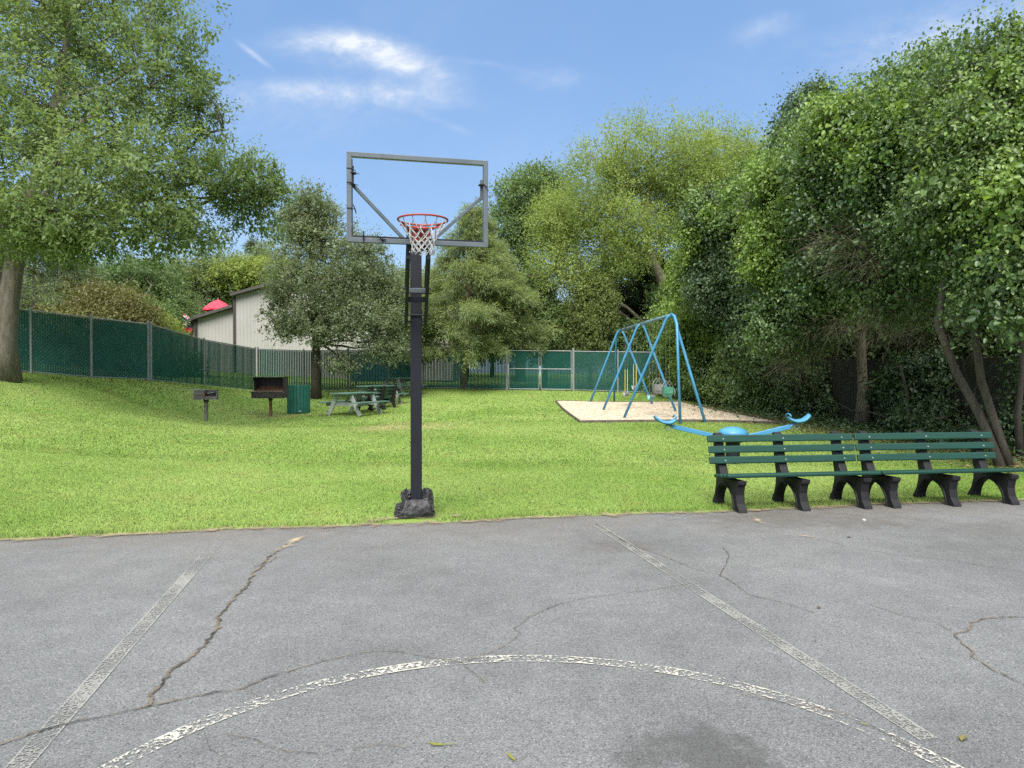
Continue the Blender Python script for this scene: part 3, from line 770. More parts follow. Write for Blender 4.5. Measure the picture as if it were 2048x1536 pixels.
# ------------------------------------------------------------------ hemlock at the back fence
def conifer(name, label, base, top, R0, leafm, seed, n=2600, L=.30, W=.09, cut=.12, droop=.45, group=None, m=9, bark='dark_bark', ly=13):
    t = thing(name, label, 'tree', base, 0, group); base, top = Vector(base), Vector(top); H = (top - base).length
    rs = np.random.RandomState(seed); b = MB(); b.tube([(0, 0, 0), (top - base) * .5, top - base], [H * .022, H * .013, .01], 8)
    cs, os_ = [], []
    nb = int(ly * 9)
    for i in range(nb):
        f = cut + (1 - cut) * (i + rs.uniform()) / nb
        rr = R0 * min(1.0, (1 - f) * 1.55 + .03) * rs.uniform(.6, 1.12) * (1 if f > cut + .08 else .85)
        a = rs.uniform(0, 6.283); o = np.array([math.cos(a), math.sin(a), 0.])
        p0 = np.array(base.lerp(top, f)); p1 = p0 + o * rr + np.array([0, 0, rr * (.18 - droop)])
        b.tube([Vector(p0) - base, Vector((p0 + p1) / 2 + np.array([0, 0, .10 * rr])) - base, Vector(p1) - base], [.028, .018, .005], 4, False)
        k = max(3, int(n / nb * (rr / R0 + .15) * 1.6)); t_ = rs.uniform(.15, 1, k) ** .7
        q = p0 + (p1 - p0) * t_[:, None] + np.array([0, 0, 1]) * (.35 * rr * t_ * (1 - t_))[:, None]
        sidev = np.array([-o[1], o[0], 0]); q = q + sidev * (rs.normal(size=k) * .24 * rr * (1.15 - t_))[:, None] + np.array([0, 0, 1]) * (rs.normal(size=k) * .10)[:, None]
        cs.append(q); os_.append(np.repeat(o[None], k, 0))
    c = np.concatenate(cs); o = np.concatenate(os_); k = len(c)
    tw = unit(o + rs.normal(size=(k, 3)) * .5 + np.array([0, 0, -droop]))
    tt = rs.uniform(0, 1, (k, m)); pos = c[:, None] + tw[:, None] * (tt[..., None] * .45) + rs.normal(size=(k, m, 3)) * .07
    dr = tw[:, None] + rs.normal(size=(k, m, 3)) * .45 + np.array([0, 0, -droop * .7]); nr = np.array([0, 0, 1.]) + rs.normal(size=(k, m, 3)) * .4
    ti = np.clip(.45 + .35 * wob(c, 1.0, seed)[:, None] + rs.normal(size=(k, m)) * .2 + (tt - .5) * .3, 0, 1); N = k * m
    V, Fq, T = leaves(pos.reshape(N, 3), dr.reshape(N, 3), nr.reshape(N, 3), L * rs.uniform(.6, 1.3, N), W * rs.uniform(.6, 1.2, N), ti.ravel())
    cr = bpy.data.objects.new('crown', quick_mesh('crown', V - np.array(base), Fq, leafm, T)); C.objects.link(cr); cr.parent = t
    b.build('trunk', bark, t, smooth=True)
    return t
hb = hit(928, 778)
conifer('hemlock_tree', 'feathery olive-green hemlock with drooping sprays before the back fence, next to the gate', hb, P(948, 415, hb.y), 3.9, 'hemlock_leaf', 31, n=7600, L=.22, W=.04, cut=.16, droop=.22, m=12, ly=18, bark='pale_bark')

# ------------------------------------------------------------------ trees beyond the back fence
yb = Vector((8.0, 37.5, .9))
B_yel = [blob(1300, 330, 37, 3.2, 3.0, 2.0), blob(1230, 370, 37, 2.6, 2.6, 1.8), blob(1400, 340, 37.5, 2.8, 2.8, 1.9), blob(1470, 360, 38, 2.0, 2.4, 1.8), blob(1170, 430, 36.5, 2.0, 2.2, 1.7),
         blob(1130, 480, 36, 1.6, 1.8, 1.6), blob(1250, 460, 35.5, 2.4, 2.2, 1.6), blob(1340, 440, 37, 2.4, 2.2, 1.7), blob(1440, 450, 38, 2.0, 2.0, 1.4), blob(1110, 540, 35.5, 1.4, 1.6, 1.3), blob(1310, 265, 37.5, 2.2, 2.2, 1.0, .5), blob(1420, 275, 38, 1.8, 2, 1.0, .5), blob(1160, 560, 35.5, 1.5, 1.6, 1.2), blob(1190, 320, 36.8, 1.7, 2.0, 1.1), blob(1500, 310, 38.4, 1.6, 2.0, 1.2), blob(1100, 440, 36, 1.3, 1.6, 1.2), blob(1360, 380, 36.5, 2.4, 2.0, 1.5), blob(1240, 520, 35.2, 1.9, 1.6, 1.1)]
tree('willow_tree', 'tall airy yellow-green tree with leaning bare trunk behind the swing set', 'tree', yb,
     [([yb, P(1335, 600, 37), P(1318, 550, 36.5), P(1292, 495, 36.2), P(1290, 430, 36.3), P(1300, 360, 36.6)], [.36, .28, .25, .20, .14, .08]), ([P(1325, 560, 36.9), P(1290, 510, 36.6), P(1230, 470, 36.2), P(1180, 440, 36)], [.28, .20, .12, .06]), ([yb + Vector((1.6, 1, 0)), P(1395, 560, 38.3), P(1400, 430, 38.2), P(1420, 350, 38)], [.3, .24, .15, .06])],
     B_yel, 10500, 15, .15, .06, .85, 'willow_leaf', 'pale_bark', 41, ntw=900, rl=.12, rtw=.03, shell=.2, lump=.32, gaps=.15, gapf=.85, droop=.0, up=.5, stray=.08, vary=True, lng=.7)
lb = Vector((.5, 45, 1.2))
B_loc = [blob(1045, 395, 45, 1.9, 2.2, 1.3), blob(1020, 450, 44.5, 1.7, 2.0, 1.4), blob(1075, 370, 46, 1.7, 2.0, 1.1), blob(1090, 450, 45, 2.2, 2.4, 1.8), blob(1030, 530, 44, 1.8, 2, 1.6), blob(1110, 390, 47, 1.8, 2, 1.3), blob(1040, 610, 44, 2.2, 2.2, 1.8)]
tree('locust_tree', 'dark green round-topped tree rising between the hemlock and the yellow-green tree', 'tree', lb,
     [([lb, P(1045, 640, 45), P(1050, 520, 45), P(1050, 400, 45)], [.35, .3, .22, .06])], B_loc, 3600, 12, .20, .09, .7, 'locust_leaf', 'dark_bark', 51, ntw=120, rl=.1, shell=.3, lump=.28, gaps=.06, droop=.2, stray=.1)

back = [  # bushes and trees right behind the back fence
    ('cedar_shrub', 'olive cedar shrub right behind the closed gate', (1180, 640, 34.8), [(1180, 640, 34.8, 1.4, 1.0, 1.5), (1165, 690, 34.8, 1.3, .9, 1.0), (1195, 590, 35, 1.0, .9, 1.0)], 'cedar_leaf', 2600, .16, .05),
    ('broadleaf_shrub', 'dull green shrub left of the gate, under the hemlock boughs', (1090, 650, 36), [(1090, 650, 36, 1.7, 1.2, 1.4), (1060, 600, 36.5, 1.5, 1.2, 1.5), (1110, 690, 35.5, 1.3, 1, 1.0)], 'locust_leaf', 2600, .15, .08),
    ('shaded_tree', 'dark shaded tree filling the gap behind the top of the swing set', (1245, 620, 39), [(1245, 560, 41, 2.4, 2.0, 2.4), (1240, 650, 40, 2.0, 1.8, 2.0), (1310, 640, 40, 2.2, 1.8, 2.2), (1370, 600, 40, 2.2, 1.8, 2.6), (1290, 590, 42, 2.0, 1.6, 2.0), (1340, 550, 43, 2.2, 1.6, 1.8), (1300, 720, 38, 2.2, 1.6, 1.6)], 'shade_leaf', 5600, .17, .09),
    ('broadleaf_shrub', 'green shrub in front of the dark gap, left of the leaning bare trunk', (1275, 650, 36), [(1270, 690, 35, 1.0, .9, 1.2), (1330, 690, 34.8, 1.2, .9, 1.5), (1340, 620, 35.5, 1.0, .9, 1.2)], 'locust_leaf', 2600, .14, .08),
    ('background_tree', 'tall hazy tree far behind the hemlock', (985, 560, 52), [(985, 560, 52, 2.5, 2.5, 2.6), (930, 600, 52, 2.5, 2.5, 2.4), (880, 590, 54, 2.5, 2.2, 1.6), (1010, 650, 50, 3, 2, 2)], 'far_leaf', 2600, .2, .1),
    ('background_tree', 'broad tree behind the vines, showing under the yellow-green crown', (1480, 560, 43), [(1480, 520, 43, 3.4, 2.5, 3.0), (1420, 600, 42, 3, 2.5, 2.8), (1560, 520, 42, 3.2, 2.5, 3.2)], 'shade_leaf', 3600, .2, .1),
]
for i, (nm, lab, bs, bl, lm, n_, L_, W_) in enumerate(back):
    x, y, Y = bs; q = P(x, y, Y); base = Vector((q.x, q.y, gz(q.x, q.y)))
    tree(nm, lab, 'shrub' if 'shrub' in nm else 'tree', base, [([base, base.lerp(q, .6), q], [.14, .1, .05])], [blob(*k) for k in bl], n_, 12, L_, W_, .5, lm, 'dark_bark', 60 + i * 7, ntw=60, rl=.06, shell=.3, lump=.3, gaps=.05, droop=.25, stray=.08)

left = [  # trees beyond the left fence
    ('background_tree', 'pale green tree behind the red umbrella, reaching under the oak boughs', (400, 600, 50), [(400, 570, 54, 3.4, 2.5, 2.6), (330, 590, 53, 3.0, 2.2, 2.2), (455, 560, 55, 2.5, 2.2, 1.6), (360, 640, 53, 3.2, 2.2, 1.8)], 'far_leaf', 4400, .2, .1),
    ('background_tree', 'lime green tree behind the building gable', (480, 545, 54), [(490, 550, 54, 2.6, 2.2, 1.1), (440, 560, 54, 2.0, 2, 1.0), (540, 560, 55, 2, 2, 1.4)], 'lime_leaf', 2400, .2, .1),
    ('bronze_shrub', 'bronze-tinged shrub above the left fence', (235, 620, 31), [(235, 615, 31, 1.2, 1.0, .75), (280, 640, 31, .9, .9, .6), (190, 600, 31, .9, .9, .55), (200, 640, 30, 1.3, .9, .8), (130, 650, 29, 1.2, .9, .5)], 'bronze_leaf', 2400, .12, .06),
    ('background_tree', 'mid green tree just right of the bronze shrub', (330, 640, 38), [(318, 640, 40, 1.2, 1.2, 1.2), (300, 570, 47, 2.4, 2.0, 1.8), (345, 610, 47, 1.7, 1.4, 1.0), (250, 560, 46, 2.5, 2.0, 1.6), (280, 650, 42, 1.6, 1.2, 1.3)], 'locust_leaf', 3200, .16, .08),
    ('lime_shrub', 'lime green shrub above the fence next to the oak trunk', (125, 615, 36), [(110, 615, 36, 1.3, 1.2, .7), (150, 625, 36, 1.1, 1, .5), (320, 660, 33, .9, .8, .5)], 'lime_leaf', 1400, .13, .07),
    ('background_tree', 'hazy tree left of the pear tree, behind the roof', (560, 540, 58), [(545, 530, 58, 2.2, 2, 1.8), (600, 560, 58, 2.5, 2.2, 1.5), (760, 580, 58, 3, 2.2, 1.6), (830, 570, 58, 2.5, 2.2, 1.4), (680, 570, 58, 3, 2, 1.6)], 'far_leaf', 3000, .2, .1),
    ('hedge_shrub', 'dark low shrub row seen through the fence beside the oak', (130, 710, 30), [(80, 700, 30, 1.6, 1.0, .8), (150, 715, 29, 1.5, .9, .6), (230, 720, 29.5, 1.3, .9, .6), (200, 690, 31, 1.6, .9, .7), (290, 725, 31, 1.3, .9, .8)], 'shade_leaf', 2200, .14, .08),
    ('hedge_shrub', 'low green shrub behind the downhill fence, left of the pale building', (335, 725, 33), [(325, 720, 33, 1.1, .9, .9), (360, 735, 34, 1.0, .8, .7)], 'locust_leaf', 1200, .13, .08),
    ('background_tree', 'dim tree behind the oak trunk at the left edge', (40, 580, 46), [(40, 570, 46, 2.5, 2.2, 1.6), (-40, 560, 46, 2.5, 2.2, 2.0), (150, 560, 50, 3, 2, 1.4), (90, 640, 44, 3.4, 2, 1.0)], 'pine_leaf', 2600, .2, .09),
]
for i, (nm, lab, bs, bl, lm, n_, L_, W_) in enumerate(left):
    x, y, Y = bs; q = P(x, y, Y); base = Vector((q.x, q.y, gz(q.x, q.y)))
    tree(nm, lab, 'shrub' if 'shrub' in nm else 'tree', base, [([base, base.lerp(q, .6), q], [.16, .12, .05])], [blob(*k) for k in bl], n_, 11, L_, W_, .55, lm, 'dark_bark', 160 + i * 7, ntw=80, rl=.07, shell=.25, lump=.3, gaps=.08, droop=.15, stray=.12)
q = P(120, 560, 33); base = Vector((-22.0, 33, gz(-22.0, 33)))
conifer('pine_tree', 'dark pine with long level sprays beside the oak trunk, beyond the fence', base, P(70, 430, 33), 4.2, 'pine_leaf', 171, n=2200, L=.34, W=.035, cut=.34, droop=.22, ly=8)
q = P(512, 500, 60); base = Vector((q.x, q.y, gz(q.x, q.y)))
conifer('pine_tree', 'distant pine tip showing between the oak and the pear tree', base, P(514, 484, 60), 3.6, 'pine_leaf', 172, n=1800, L=.45, W=.07, cut=.4, droop=.1, ly=8)

# ------------------------------------------------------------------ the overgrown right side
def vine_tree(name, label, base, trunks, groups, seed, ntw=90, cat='tree', rl=.07, bark='dark_bark', twigs=None, part='crown'):
    """groups: (part leaf material, blobs, clusters, leaf length, leaf width)"""
    t = thing(name, label, cat, base); allc = []
    for k, (lm, bl, n_, L_, W_) in enumerate(groups):
        ob_, c = foliage(part if k == 0 else 'vine', lm, t, [blob(*q) for q in bl], int(n_ * .95), 11, L_ * .95, W_ * .95, .48, seed + k * 13, shell=.50, lump=.42, gaps=.16, gapf=1.5, droop=.5, up=.6, out=.7, six=True, tuft=.45, stray=.03, vary=True)
        allc.append(c)
    c = np.concatenate(allc); rs = np.random.RandomState(seed)
    if trunks: wood('trunk', bark, t, trunks, [blob(*q)[:3] for q in groups[0][1]], c[rs.choice(len(c), min(ntw, len(c)), replace=False)], seed, rl, .012, clear=2.3 if base.y < 20 and cat == 'tree' else 0.0)
    if twigs:
        for tb, n_, ln, dv in twigs: twig_mass('dead_twigs', t, [blob(*q) for q in tb], int(n_ * .4), seed + 3, length=ln, dirv=dv)
    return t
b1 = hit(2003, 935)
vine_tree('leaning_tree', 'vine-hung tree on two leaning bare stems behind the right end of the benches', b1,
    [([b1, P(1960, 830, b1.y + .2), P(1910, 740, b1.y + .3), P(1875, 650, b1.y + .3), P(1900, 480, b1.y), P(1960, 330, b1.y)], [.085, .072, .066, .06, .05, .03]),
     ([b1 + Vector((.18, .05, 0)), P(1995, 860, b1.y + .1), P(1962, 760, b1.y), P(1945, 640, b1.y - .2), P(2000, 450, b1.y - .4), P(2060, 250, b1.y - .4)], [.08, .07, .062, .055, .045, .03])],
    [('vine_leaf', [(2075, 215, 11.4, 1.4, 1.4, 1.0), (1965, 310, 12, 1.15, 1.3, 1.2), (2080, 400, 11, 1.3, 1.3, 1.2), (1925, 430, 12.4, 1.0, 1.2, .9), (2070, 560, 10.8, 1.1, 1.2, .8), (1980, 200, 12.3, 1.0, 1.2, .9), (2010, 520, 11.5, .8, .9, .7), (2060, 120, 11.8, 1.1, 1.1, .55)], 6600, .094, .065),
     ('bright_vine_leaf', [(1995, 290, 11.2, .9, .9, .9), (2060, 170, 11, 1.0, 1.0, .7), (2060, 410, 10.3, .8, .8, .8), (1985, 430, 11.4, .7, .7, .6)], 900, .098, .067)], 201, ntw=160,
    twigs=[([(1960, 620, 12, 1.0, 1.0, .5), (2040, 660, 11.5, .8, 1, .5)], 1500, .5, (-.6, 0, -.3)), ([(2030, 180, 11.3, .8, .8, .5)], 260, .6, (-.5, 0, .2))])
b2 = hit(1727, 857)
vine_tree('vine_tree', 'tall vine-smothered tree on a straight brown trunk behind the gap between the benches', b2,
    [([b2, P(1726, 780, b2.y), P(1722, 700, b2.y), P(1718, 560, b2.y - .3), P(1720, 400, b2.y - .8), P(1740, 250, b2.y - 1)], [.24, .135, .12, .11, .09, .04])],
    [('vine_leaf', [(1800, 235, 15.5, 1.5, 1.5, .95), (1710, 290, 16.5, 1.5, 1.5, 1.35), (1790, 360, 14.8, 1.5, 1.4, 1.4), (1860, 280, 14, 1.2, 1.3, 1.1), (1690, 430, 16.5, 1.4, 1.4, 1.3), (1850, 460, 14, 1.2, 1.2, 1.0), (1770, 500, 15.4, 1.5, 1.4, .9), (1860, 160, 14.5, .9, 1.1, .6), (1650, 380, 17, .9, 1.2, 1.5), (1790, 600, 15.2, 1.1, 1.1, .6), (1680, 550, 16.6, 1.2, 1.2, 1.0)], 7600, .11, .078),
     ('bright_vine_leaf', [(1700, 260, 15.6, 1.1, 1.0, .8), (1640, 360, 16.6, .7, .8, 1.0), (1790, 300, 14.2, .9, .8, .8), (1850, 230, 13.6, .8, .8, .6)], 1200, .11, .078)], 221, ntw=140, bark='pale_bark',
    twigs=[([(1760, 510, 14, 1.3, .9, .45), (1690, 480, 14.6, .8, .8, .4)], 1600, .7, (-.9, -.2, -.1)), ([(1810, 660, 14, 1.2, 1.0, .5), (1750, 640, 14.5, .8, .9, .35), (1680, 650, 15, .8, .9, .3)], 2400, .42, (-.3, -.1, -.5))])
b3 = hit(1690, 840)
vine_tree('vine_tree', 'slimmer dark tree just left of the straight brown trunk, under bright vines', b3,
    [([b3, P(1686, 770, b3.y), P(1674, 700, b3.y), P(1640, 560, b3.y + .3), P(1610, 400, b3.y + .3), P(1605, 260, b3.y + .3)], [.13, .105, .10, .085, .06, .03])],
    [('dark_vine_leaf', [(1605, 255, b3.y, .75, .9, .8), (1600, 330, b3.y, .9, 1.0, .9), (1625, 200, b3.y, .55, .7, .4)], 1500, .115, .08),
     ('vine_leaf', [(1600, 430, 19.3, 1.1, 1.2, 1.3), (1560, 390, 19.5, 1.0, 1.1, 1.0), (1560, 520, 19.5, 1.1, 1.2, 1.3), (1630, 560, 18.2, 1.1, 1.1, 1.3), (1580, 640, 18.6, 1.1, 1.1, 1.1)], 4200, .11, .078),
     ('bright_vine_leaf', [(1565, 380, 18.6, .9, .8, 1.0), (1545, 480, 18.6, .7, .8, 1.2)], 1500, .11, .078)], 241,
    twigs=[([(1590, 720, 17.8, .9, .8, .6), (1640, 680, 17.6, .7, .7, .4)], 1500, .45, (-.3, -.2, -.5))])
q = P(1450, 600, 28.6); b4 = Vector((q.x, q.y, gz(q.x, q.y)))
vine_tree('vine_tree', 'dark ivy-clad tree standing between the yellow-green crown and the bright vines', b4,
    [([b4, P(1450, 640, 28.4), P(1450, 480, 25.5)], [.2, .16, .08])],
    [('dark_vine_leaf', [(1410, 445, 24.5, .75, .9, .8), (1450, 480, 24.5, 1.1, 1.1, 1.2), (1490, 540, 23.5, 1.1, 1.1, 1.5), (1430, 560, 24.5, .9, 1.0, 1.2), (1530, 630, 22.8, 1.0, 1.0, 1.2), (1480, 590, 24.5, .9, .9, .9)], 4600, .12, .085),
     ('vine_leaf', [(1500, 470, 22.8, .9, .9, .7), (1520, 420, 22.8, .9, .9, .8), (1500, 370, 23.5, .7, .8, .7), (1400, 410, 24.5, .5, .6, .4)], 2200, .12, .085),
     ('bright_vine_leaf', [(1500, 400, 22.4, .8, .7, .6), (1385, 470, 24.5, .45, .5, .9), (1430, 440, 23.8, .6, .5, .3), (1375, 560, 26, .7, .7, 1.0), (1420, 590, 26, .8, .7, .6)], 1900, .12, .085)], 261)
q = P(1410, 720, 28.2); b5 = Vector((q.x, q.y, gz(q.x, q.y)))
vine_tree('vine_thicket', 'bright green cascade of vines right of the swing set', b5, [([b5, P(1410, 700, 28.2), P(1420, 640, 28)], [.08, .06, .04])],
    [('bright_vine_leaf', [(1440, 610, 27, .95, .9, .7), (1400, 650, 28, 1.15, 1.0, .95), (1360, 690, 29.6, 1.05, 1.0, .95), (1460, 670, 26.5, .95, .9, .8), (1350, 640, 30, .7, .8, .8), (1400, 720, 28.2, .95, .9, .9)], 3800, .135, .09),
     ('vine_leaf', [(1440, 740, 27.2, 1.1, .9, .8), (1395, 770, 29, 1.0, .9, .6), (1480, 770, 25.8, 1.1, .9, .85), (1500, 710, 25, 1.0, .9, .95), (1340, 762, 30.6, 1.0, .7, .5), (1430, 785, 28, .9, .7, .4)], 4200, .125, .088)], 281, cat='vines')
q = P(1570, 790, 22.6); b6 = Vector((q.x, q.y, gz(q.x, q.y)))
vine_tree('vine_thicket', 'dark leafy vine thicket behind the right corner of the chip pit', b6, [([b6, P(1570, 760, 22.6), P(1580, 700, 22.6)], [.07, .05, .03])],
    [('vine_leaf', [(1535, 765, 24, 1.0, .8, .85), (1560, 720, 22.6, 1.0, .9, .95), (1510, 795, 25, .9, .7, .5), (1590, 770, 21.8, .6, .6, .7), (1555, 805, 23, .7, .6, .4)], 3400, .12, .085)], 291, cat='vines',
    twigs=[([(1590, 740, 21, .8, .7, .8)], 900, .45, (-.2, -.2, -.5))])
q = P(1820, 800, 16.5); b7 = Vector((q.x, q.y, gz(q.x, q.y)))
vine_tree('ivy_bush', 'ivy climbing the dark board fence right of the straight brown trunk, with added dark leaves for the shaded hollow', b7, [([b7, P(1815, 790, 16.6), P(1800, 730, 16.6)], [.05, .04, .02])],
    [('dark_vine_leaf', [(1825, 770, 17.2, .6, .4, .6), (1665, 760, 21.5, .5, .35, .6), (1650, 820, 21, .5, .35, .35), (1770, 800, 18.6, .35, .3, .5), (1835, 830, 16.8, .45, .4, .4), (1850, 835, 16.2, .6, .4, .35), (1870, 750, 16.6, .4, .4, .5)], 2300, .115, .08)], 301, cat='shrub')  # blobs left of the trunk are added dark leaves standing in for shade
q = P(2010, 860, 14); b8 = Vector((q.x, q.y, gz(q.x, q.y)))
vine_tree('ivy_bush', 'sparse shaded ivy at the foot of the leaning stems', b8, [([b8, P(2010, 850, 14), P(2015, 780, 14)], [.04, .03, .02])],
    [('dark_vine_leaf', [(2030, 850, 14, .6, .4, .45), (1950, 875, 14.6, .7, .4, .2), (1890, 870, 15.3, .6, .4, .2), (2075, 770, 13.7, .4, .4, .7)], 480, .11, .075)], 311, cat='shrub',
    twigs=[([(1930, 820, 13.6, .4, .4, .8)], 160, .8, (0, 0, .8))])
b9 = hit(2042, 918)
tree('bare_stem', 'thin upright bare stem at the right edge beside the leaning pair', 'tree', b9, [([b9, P(2036, 830, b9.y), P(2044, 740, b9.y), P(2040, 620, b9.y)], [.07, .055, .05, .04])], [blob(2090, 560, b9.y, .8, .8, .8)], 400, 9, .11, .078, .4, 'vine_leaf', 'dark_bark', 321, ntw=12, six=True)

for i, (lab, px, py, Y, bl) in enumerate((('dark tree beyond the board fence behind the leaning stems', 2040, 700, 17, [(2040, 640, 17, 1.6, 1.2, 1.6), (1960, 620, 18, 1.6, 1.2, 1.6), (2120, 560, 16.5, 1.6, 1.2, 2.0), (2040, 740, 17, 1.5, 1.0, 1.0)]),
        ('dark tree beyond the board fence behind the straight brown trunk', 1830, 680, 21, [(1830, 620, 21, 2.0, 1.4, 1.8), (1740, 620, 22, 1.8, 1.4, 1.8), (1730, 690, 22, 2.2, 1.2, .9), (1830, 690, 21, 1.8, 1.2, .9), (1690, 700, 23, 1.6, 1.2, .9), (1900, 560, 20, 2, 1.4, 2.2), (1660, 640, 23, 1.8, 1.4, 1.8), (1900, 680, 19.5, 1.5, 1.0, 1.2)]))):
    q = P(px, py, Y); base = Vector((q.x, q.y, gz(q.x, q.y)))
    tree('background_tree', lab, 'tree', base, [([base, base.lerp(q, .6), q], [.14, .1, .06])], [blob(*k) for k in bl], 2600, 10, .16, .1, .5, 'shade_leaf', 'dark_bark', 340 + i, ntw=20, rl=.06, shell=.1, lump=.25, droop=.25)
# dead leaves and ground ivy under the hedge
rs = np.random.RandomState(5); n = 9000
gy = rs.uniform(11, 27, n); gx = 9.3 - (gy - 12) * .10 + rs.normal(size=n) * .9 + np.where(gy > 20, -.8, 0); 
pos = np.stack([gx, gy, ground(gx, gy) + rs.uniform(.01, .05, n)], -1)
V, Fq, T = leaves(pos, rs.normal(size=(n, 3)) * [1, 1, .15], np.array([0, 0, 1.]) + rs.normal(size=(n, 3)) * .4, rs.uniform(.05, .11, n), rs.uniform(.03, .07, n), rs.uniform(0, 1, n))
o = bpy.data.objects.new('leaf_litter', quick_mesh('leaf_litter', V, Fq, 'litter', T)); C.objects.link(o); struct(o, 'stuff')
tag(o, 'fallen dead leaves on the bare shaded ground under the right hedge', 'leaf litter')
n = 5200; gy = rs.uniform(12, 25, n); gx = 9.9 - (gy - 12) * .13 + rs.normal(size=n) * .8
pos = np.stack([gx, gy, ground(gx, gy) + rs.uniform(.03, .22, n)], -1)
V, Fq, T = leaves(pos, rs.normal(size=(n, 3)) * [1, 1, .4], np.array([0, 0, 1.]) + rs.normal(size=(n, 3)) * .4, rs.uniform(.07, .12, n), rs.uniform(.05, .08, n), rs.uniform(0, 1, n), six=True)
o = bpy.data.objects.new('ground_ivy', quick_mesh('ground_ivy', V, Fq, 'dark_vine_leaf', T)); C.objects.link(o); struct(o, 'stuff')
tag(o, 'low dark ivy spreading over the ground under the right hedge', 'ground cover')
#@@END
# ------------------------------------------------------------------ mown grass blades
rs = np.random.RandomState(99)
def blades(n, y0, y1, hgt, wid, power=1.0):
    u = rs.uniform(size=n) ** power; y = y0 + (y1 - y0) * u
    x = rs.uniform(-.80, .92, n) * (y + 1.0)
    e = y - edge_y(x)
    fringe = .06 * np.sin(x * 6) + .05 * np.sin(x * 17 + 1) + .04 * np.sin(x * 41) + rs.exponential(.07, n)
    hx = (np.abs(x - 4.3) < 2.9) & (y > 19.4) & (y < 29.6)
    pcx = np.array([(p.x, p.y) for p in pc]); inside = np.ones(n, bool); sg = None
    for i in range(4):
        a, b_ = pcx[i], pcx[(i + 1) % 4]; cr_ = (b_[0] - a[0]) * (y - a[1]) - (b_[1] - a[1]) * (x - a[0]); inside &= cr_ > -.05
    hedge = x > 9.6 - (y - 12) * .10 + np.where(y > 20, -.9, 0) + rs.normal(size=n) * .4
    k = (e > fringe - .03) & ~inside & ~hedge; x, y, e = x[k], y[k], e[k]
    near_hoop = (np.hypot(x + 1.1, y - 8.05) < .28 + rs.uniform(0, .15, len(x))) | (np.hypot((x + 1.15) / 2.6, y - 7.86) < .02 + rs.exponential(.16, len(x))); x, y, e = x[~near_hoop], y[~near_hoop], e[~near_hoop]
    m_ = len(x); z = ground(x, y)
    a = rs.uniform(0, 6.283, m_); h = hgt * rs.uniform(.5, 1.3, m_) * (1 + 1.1 * np.exp(-((e - .1) / .15) ** 2)); w_ = wid * rs.uniform(.7, 1.3, m_)
    s = np.stack([np.cos(a), np.sin(a), np.zeros(m_)], -1) * (w_ / 2)[:, None]
    p = np.stack([x, y, z - .005], -1); lean = rs.normal(size=(m_, 3)) * .55; lean[:, 2] = 1
    tip = p + lean * h[:, None]
    V = np.stack([p - s, p + s, tip], 1).reshape(-1, 3)
    t_ = np.clip(rs.normal(.5, .2, m_) + .15 * np.sin(x * .9 + .4 * y), 0, .98); t_[rs.uniform(size=m_) < .012] = 1
    return V, np.repeat(t_, 3)
Vs, Ts = [], []
for q in (blades(480000, 6.2, 12.5, .026, .011), blades(330000, 12, 21, .030, .022), blades(240000, 20.5, 36, .034, .042)):
    Vs.append(q[0]); Ts.append(q[1])
V = np.concatenate(Vs); T = np.concatenate(Ts)
o = bpy.data.objects.new('grass', quick_mesh('grass', V, np.arange(len(V)).reshape(-1, 3), 'grass_blade', T)); C.objects.link(o); struct(o, 'stuff')
tag(o, 'short mown grass growing over the whole lawn and bank', 'grass')

